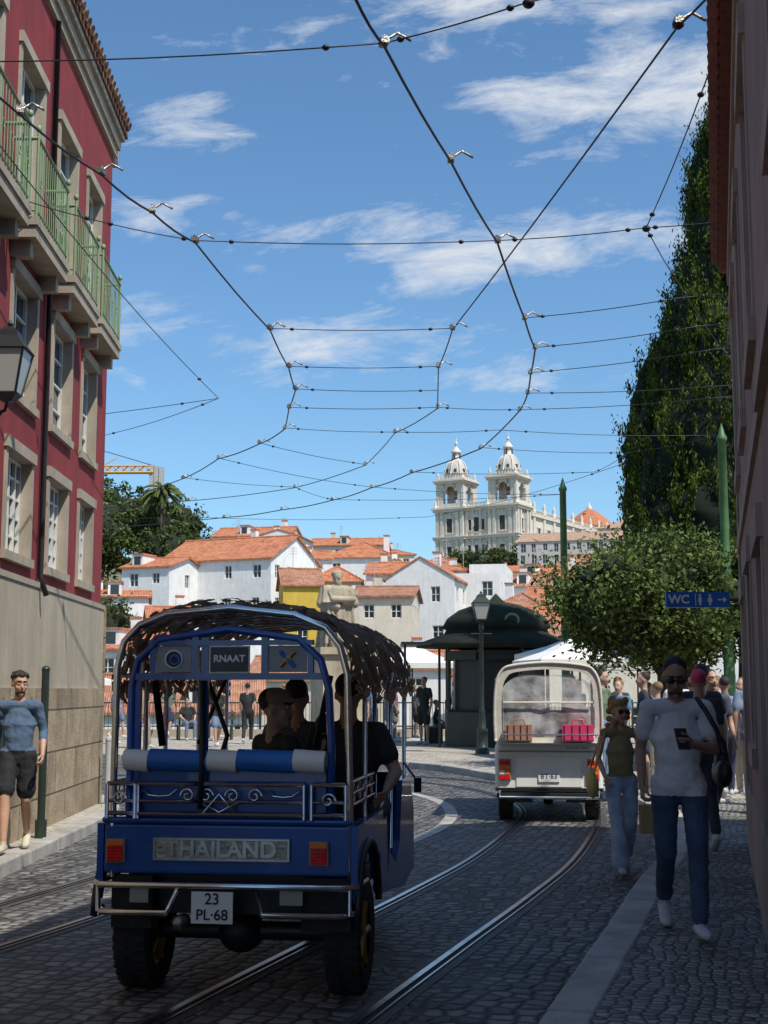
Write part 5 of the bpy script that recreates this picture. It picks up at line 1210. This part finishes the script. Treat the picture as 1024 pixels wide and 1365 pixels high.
# ------------------------------------------------------------------ world, sun, camera
AZ=math.radians(138);EL=math.radians(56)
w=bpy.data.worlds.new('World'); scene.world=w; w.use_nodes=True; nt=w.node_tree; N=nt.nodes; L=nt.links
bg=N['Background']; bg.inputs[1].default_value=.13
sky=N.new('ShaderNodeTexSky'); sky.sky_type='NISHITA'; sky.sun_disc=False; sky.sun_elevation=EL; sky.sun_rotation=AZ; sky.altitude=100; sky.air_density=1.0; sky.dust_density=.6; sky.ozone_density=2.6
tint=N.new('ShaderNodeMixRGB'); tint.blend_type='MULTIPLY'; tint.inputs[0].default_value=1; tint.inputs[2].default_value=(.82,1.08,1.2,1); L.new(sky.outputs[0],tint.inputs[1])
tc=N.new('ShaderNodeTexCoord'); sp=N.new('ShaderNodeSeparateXYZ'); L.new(tc.outputs['Generated'],sp.inputs[0])
def mth(op,a,b=None,c=None):
    n=N.new('ShaderNodeMath'); n.operation=op
    for i,x in enumerate((a,b,c)):
        if x is None: continue
        if isinstance(x,(int,float)): n.inputs[i].default_value=x
        else: L.new(x,n.inputs[i])
    return n.outputs[0]
ay=mth('MAXIMUM',mth('ABSOLUTE',sp.outputs[1]),.05); a_=mth('DIVIDE',sp.outputs[0],ay); t_=mth('DIVIDE',sp.outputs[2],ay)
cb=N.new('ShaderNodeCombineXYZ'); L.new(mth('MULTIPLY',a_,9),cb.inputs[0]); L.new(mth('MULTIPLY_ADD',t_,26,mth('MULTIPLY',a_,-3.)),cb.inputs[1])
nz=N.new('ShaderNodeTexNoise'); nz.inputs['Scale'].default_value=1.; nz.inputs['Detail'].default_value=9; nz.inputs['Roughness'].default_value=.66; nz.inputs['Distortion'].default_value=.35; L.new(cb.outputs[0],nz.inputs[0])
bias=None
for (ca,ct,sa,st,am) in((.1,.335,.22,.036,.9),(.21,.46,.17,.065,.95),(.12,.56,.24,.07,.9),(-.1,.26,.24,.035,.65),(-.14,.43,.07,.03,.7),(.12,.24,.14,.03,.5),(-.2,.37,.08,.03,.55)):
    d=mth('ADD',mth('POWER',mth('ABSOLUTE',mth('DIVIDE',mth('SUBTRACT',a_,ca),sa)),2.),mth('POWER',mth('ABSOLUTE',mth('DIVIDE',mth('SUBTRACT',t_,ct),st)),2.))
    e=mth('MULTIPLY',mth('EXPONENT',mth('MULTIPLY',d,-1.)),am); bias=e if bias is None else mth('MAXIMUM',bias,e)
fac=mth('MULTIPLY',mth('ADD',mth('MULTIPLY_ADD',bias,.36,-.66),nz.outputs[0]),3.6)
cl_=N.new('ShaderNodeClamp'); L.new(fac,cl_.inputs[0]); cl_.inputs['Max'].default_value=.85
mx=N.new('ShaderNodeMixRGB'); L.new(cl_.outputs[0],mx.inputs[0]); L.new(tint.outputs[0],mx.inputs[1]); mx.inputs[2].default_value=(5.8,6.1,6.5,1); L.new(mx.outputs[0],bg.inputs[0])
sd=bpy.data.lights.new('sun','SUN'); sd.energy=5.0; sd.angle=math.radians(.53); sd.color=(1,.95,.87)
so=bpy.data.objects.new('sun',sd); scene.collection.objects.link(so)
dirv=V((math.sin(AZ)*math.cos(EL),math.cos(AZ)*math.cos(EL),math.sin(EL))); so.rotation_euler=dirv.to_track_quat('Z','Y').to_euler(); so.location=(20,-20,40)
cd=bpy.data.cameras.new('camera'); co=bpy.data.objects.new('camera',cd); scene.collection.objects.link(co); scene.camera=co
co.location=(0,0,1.6); co.rotation_euler=(math.pi/2+math.atan(237.5/1800),0,0); cd.sensor_fit='VERTICAL'; cd.sensor_height=36; cd.lens=47.47; cd.clip_end=20000; cd.clip_start=.05
scene.view_settings.view_transform='Standard'; scene.view_settings.look='None'; scene.view_settings.exposure=0
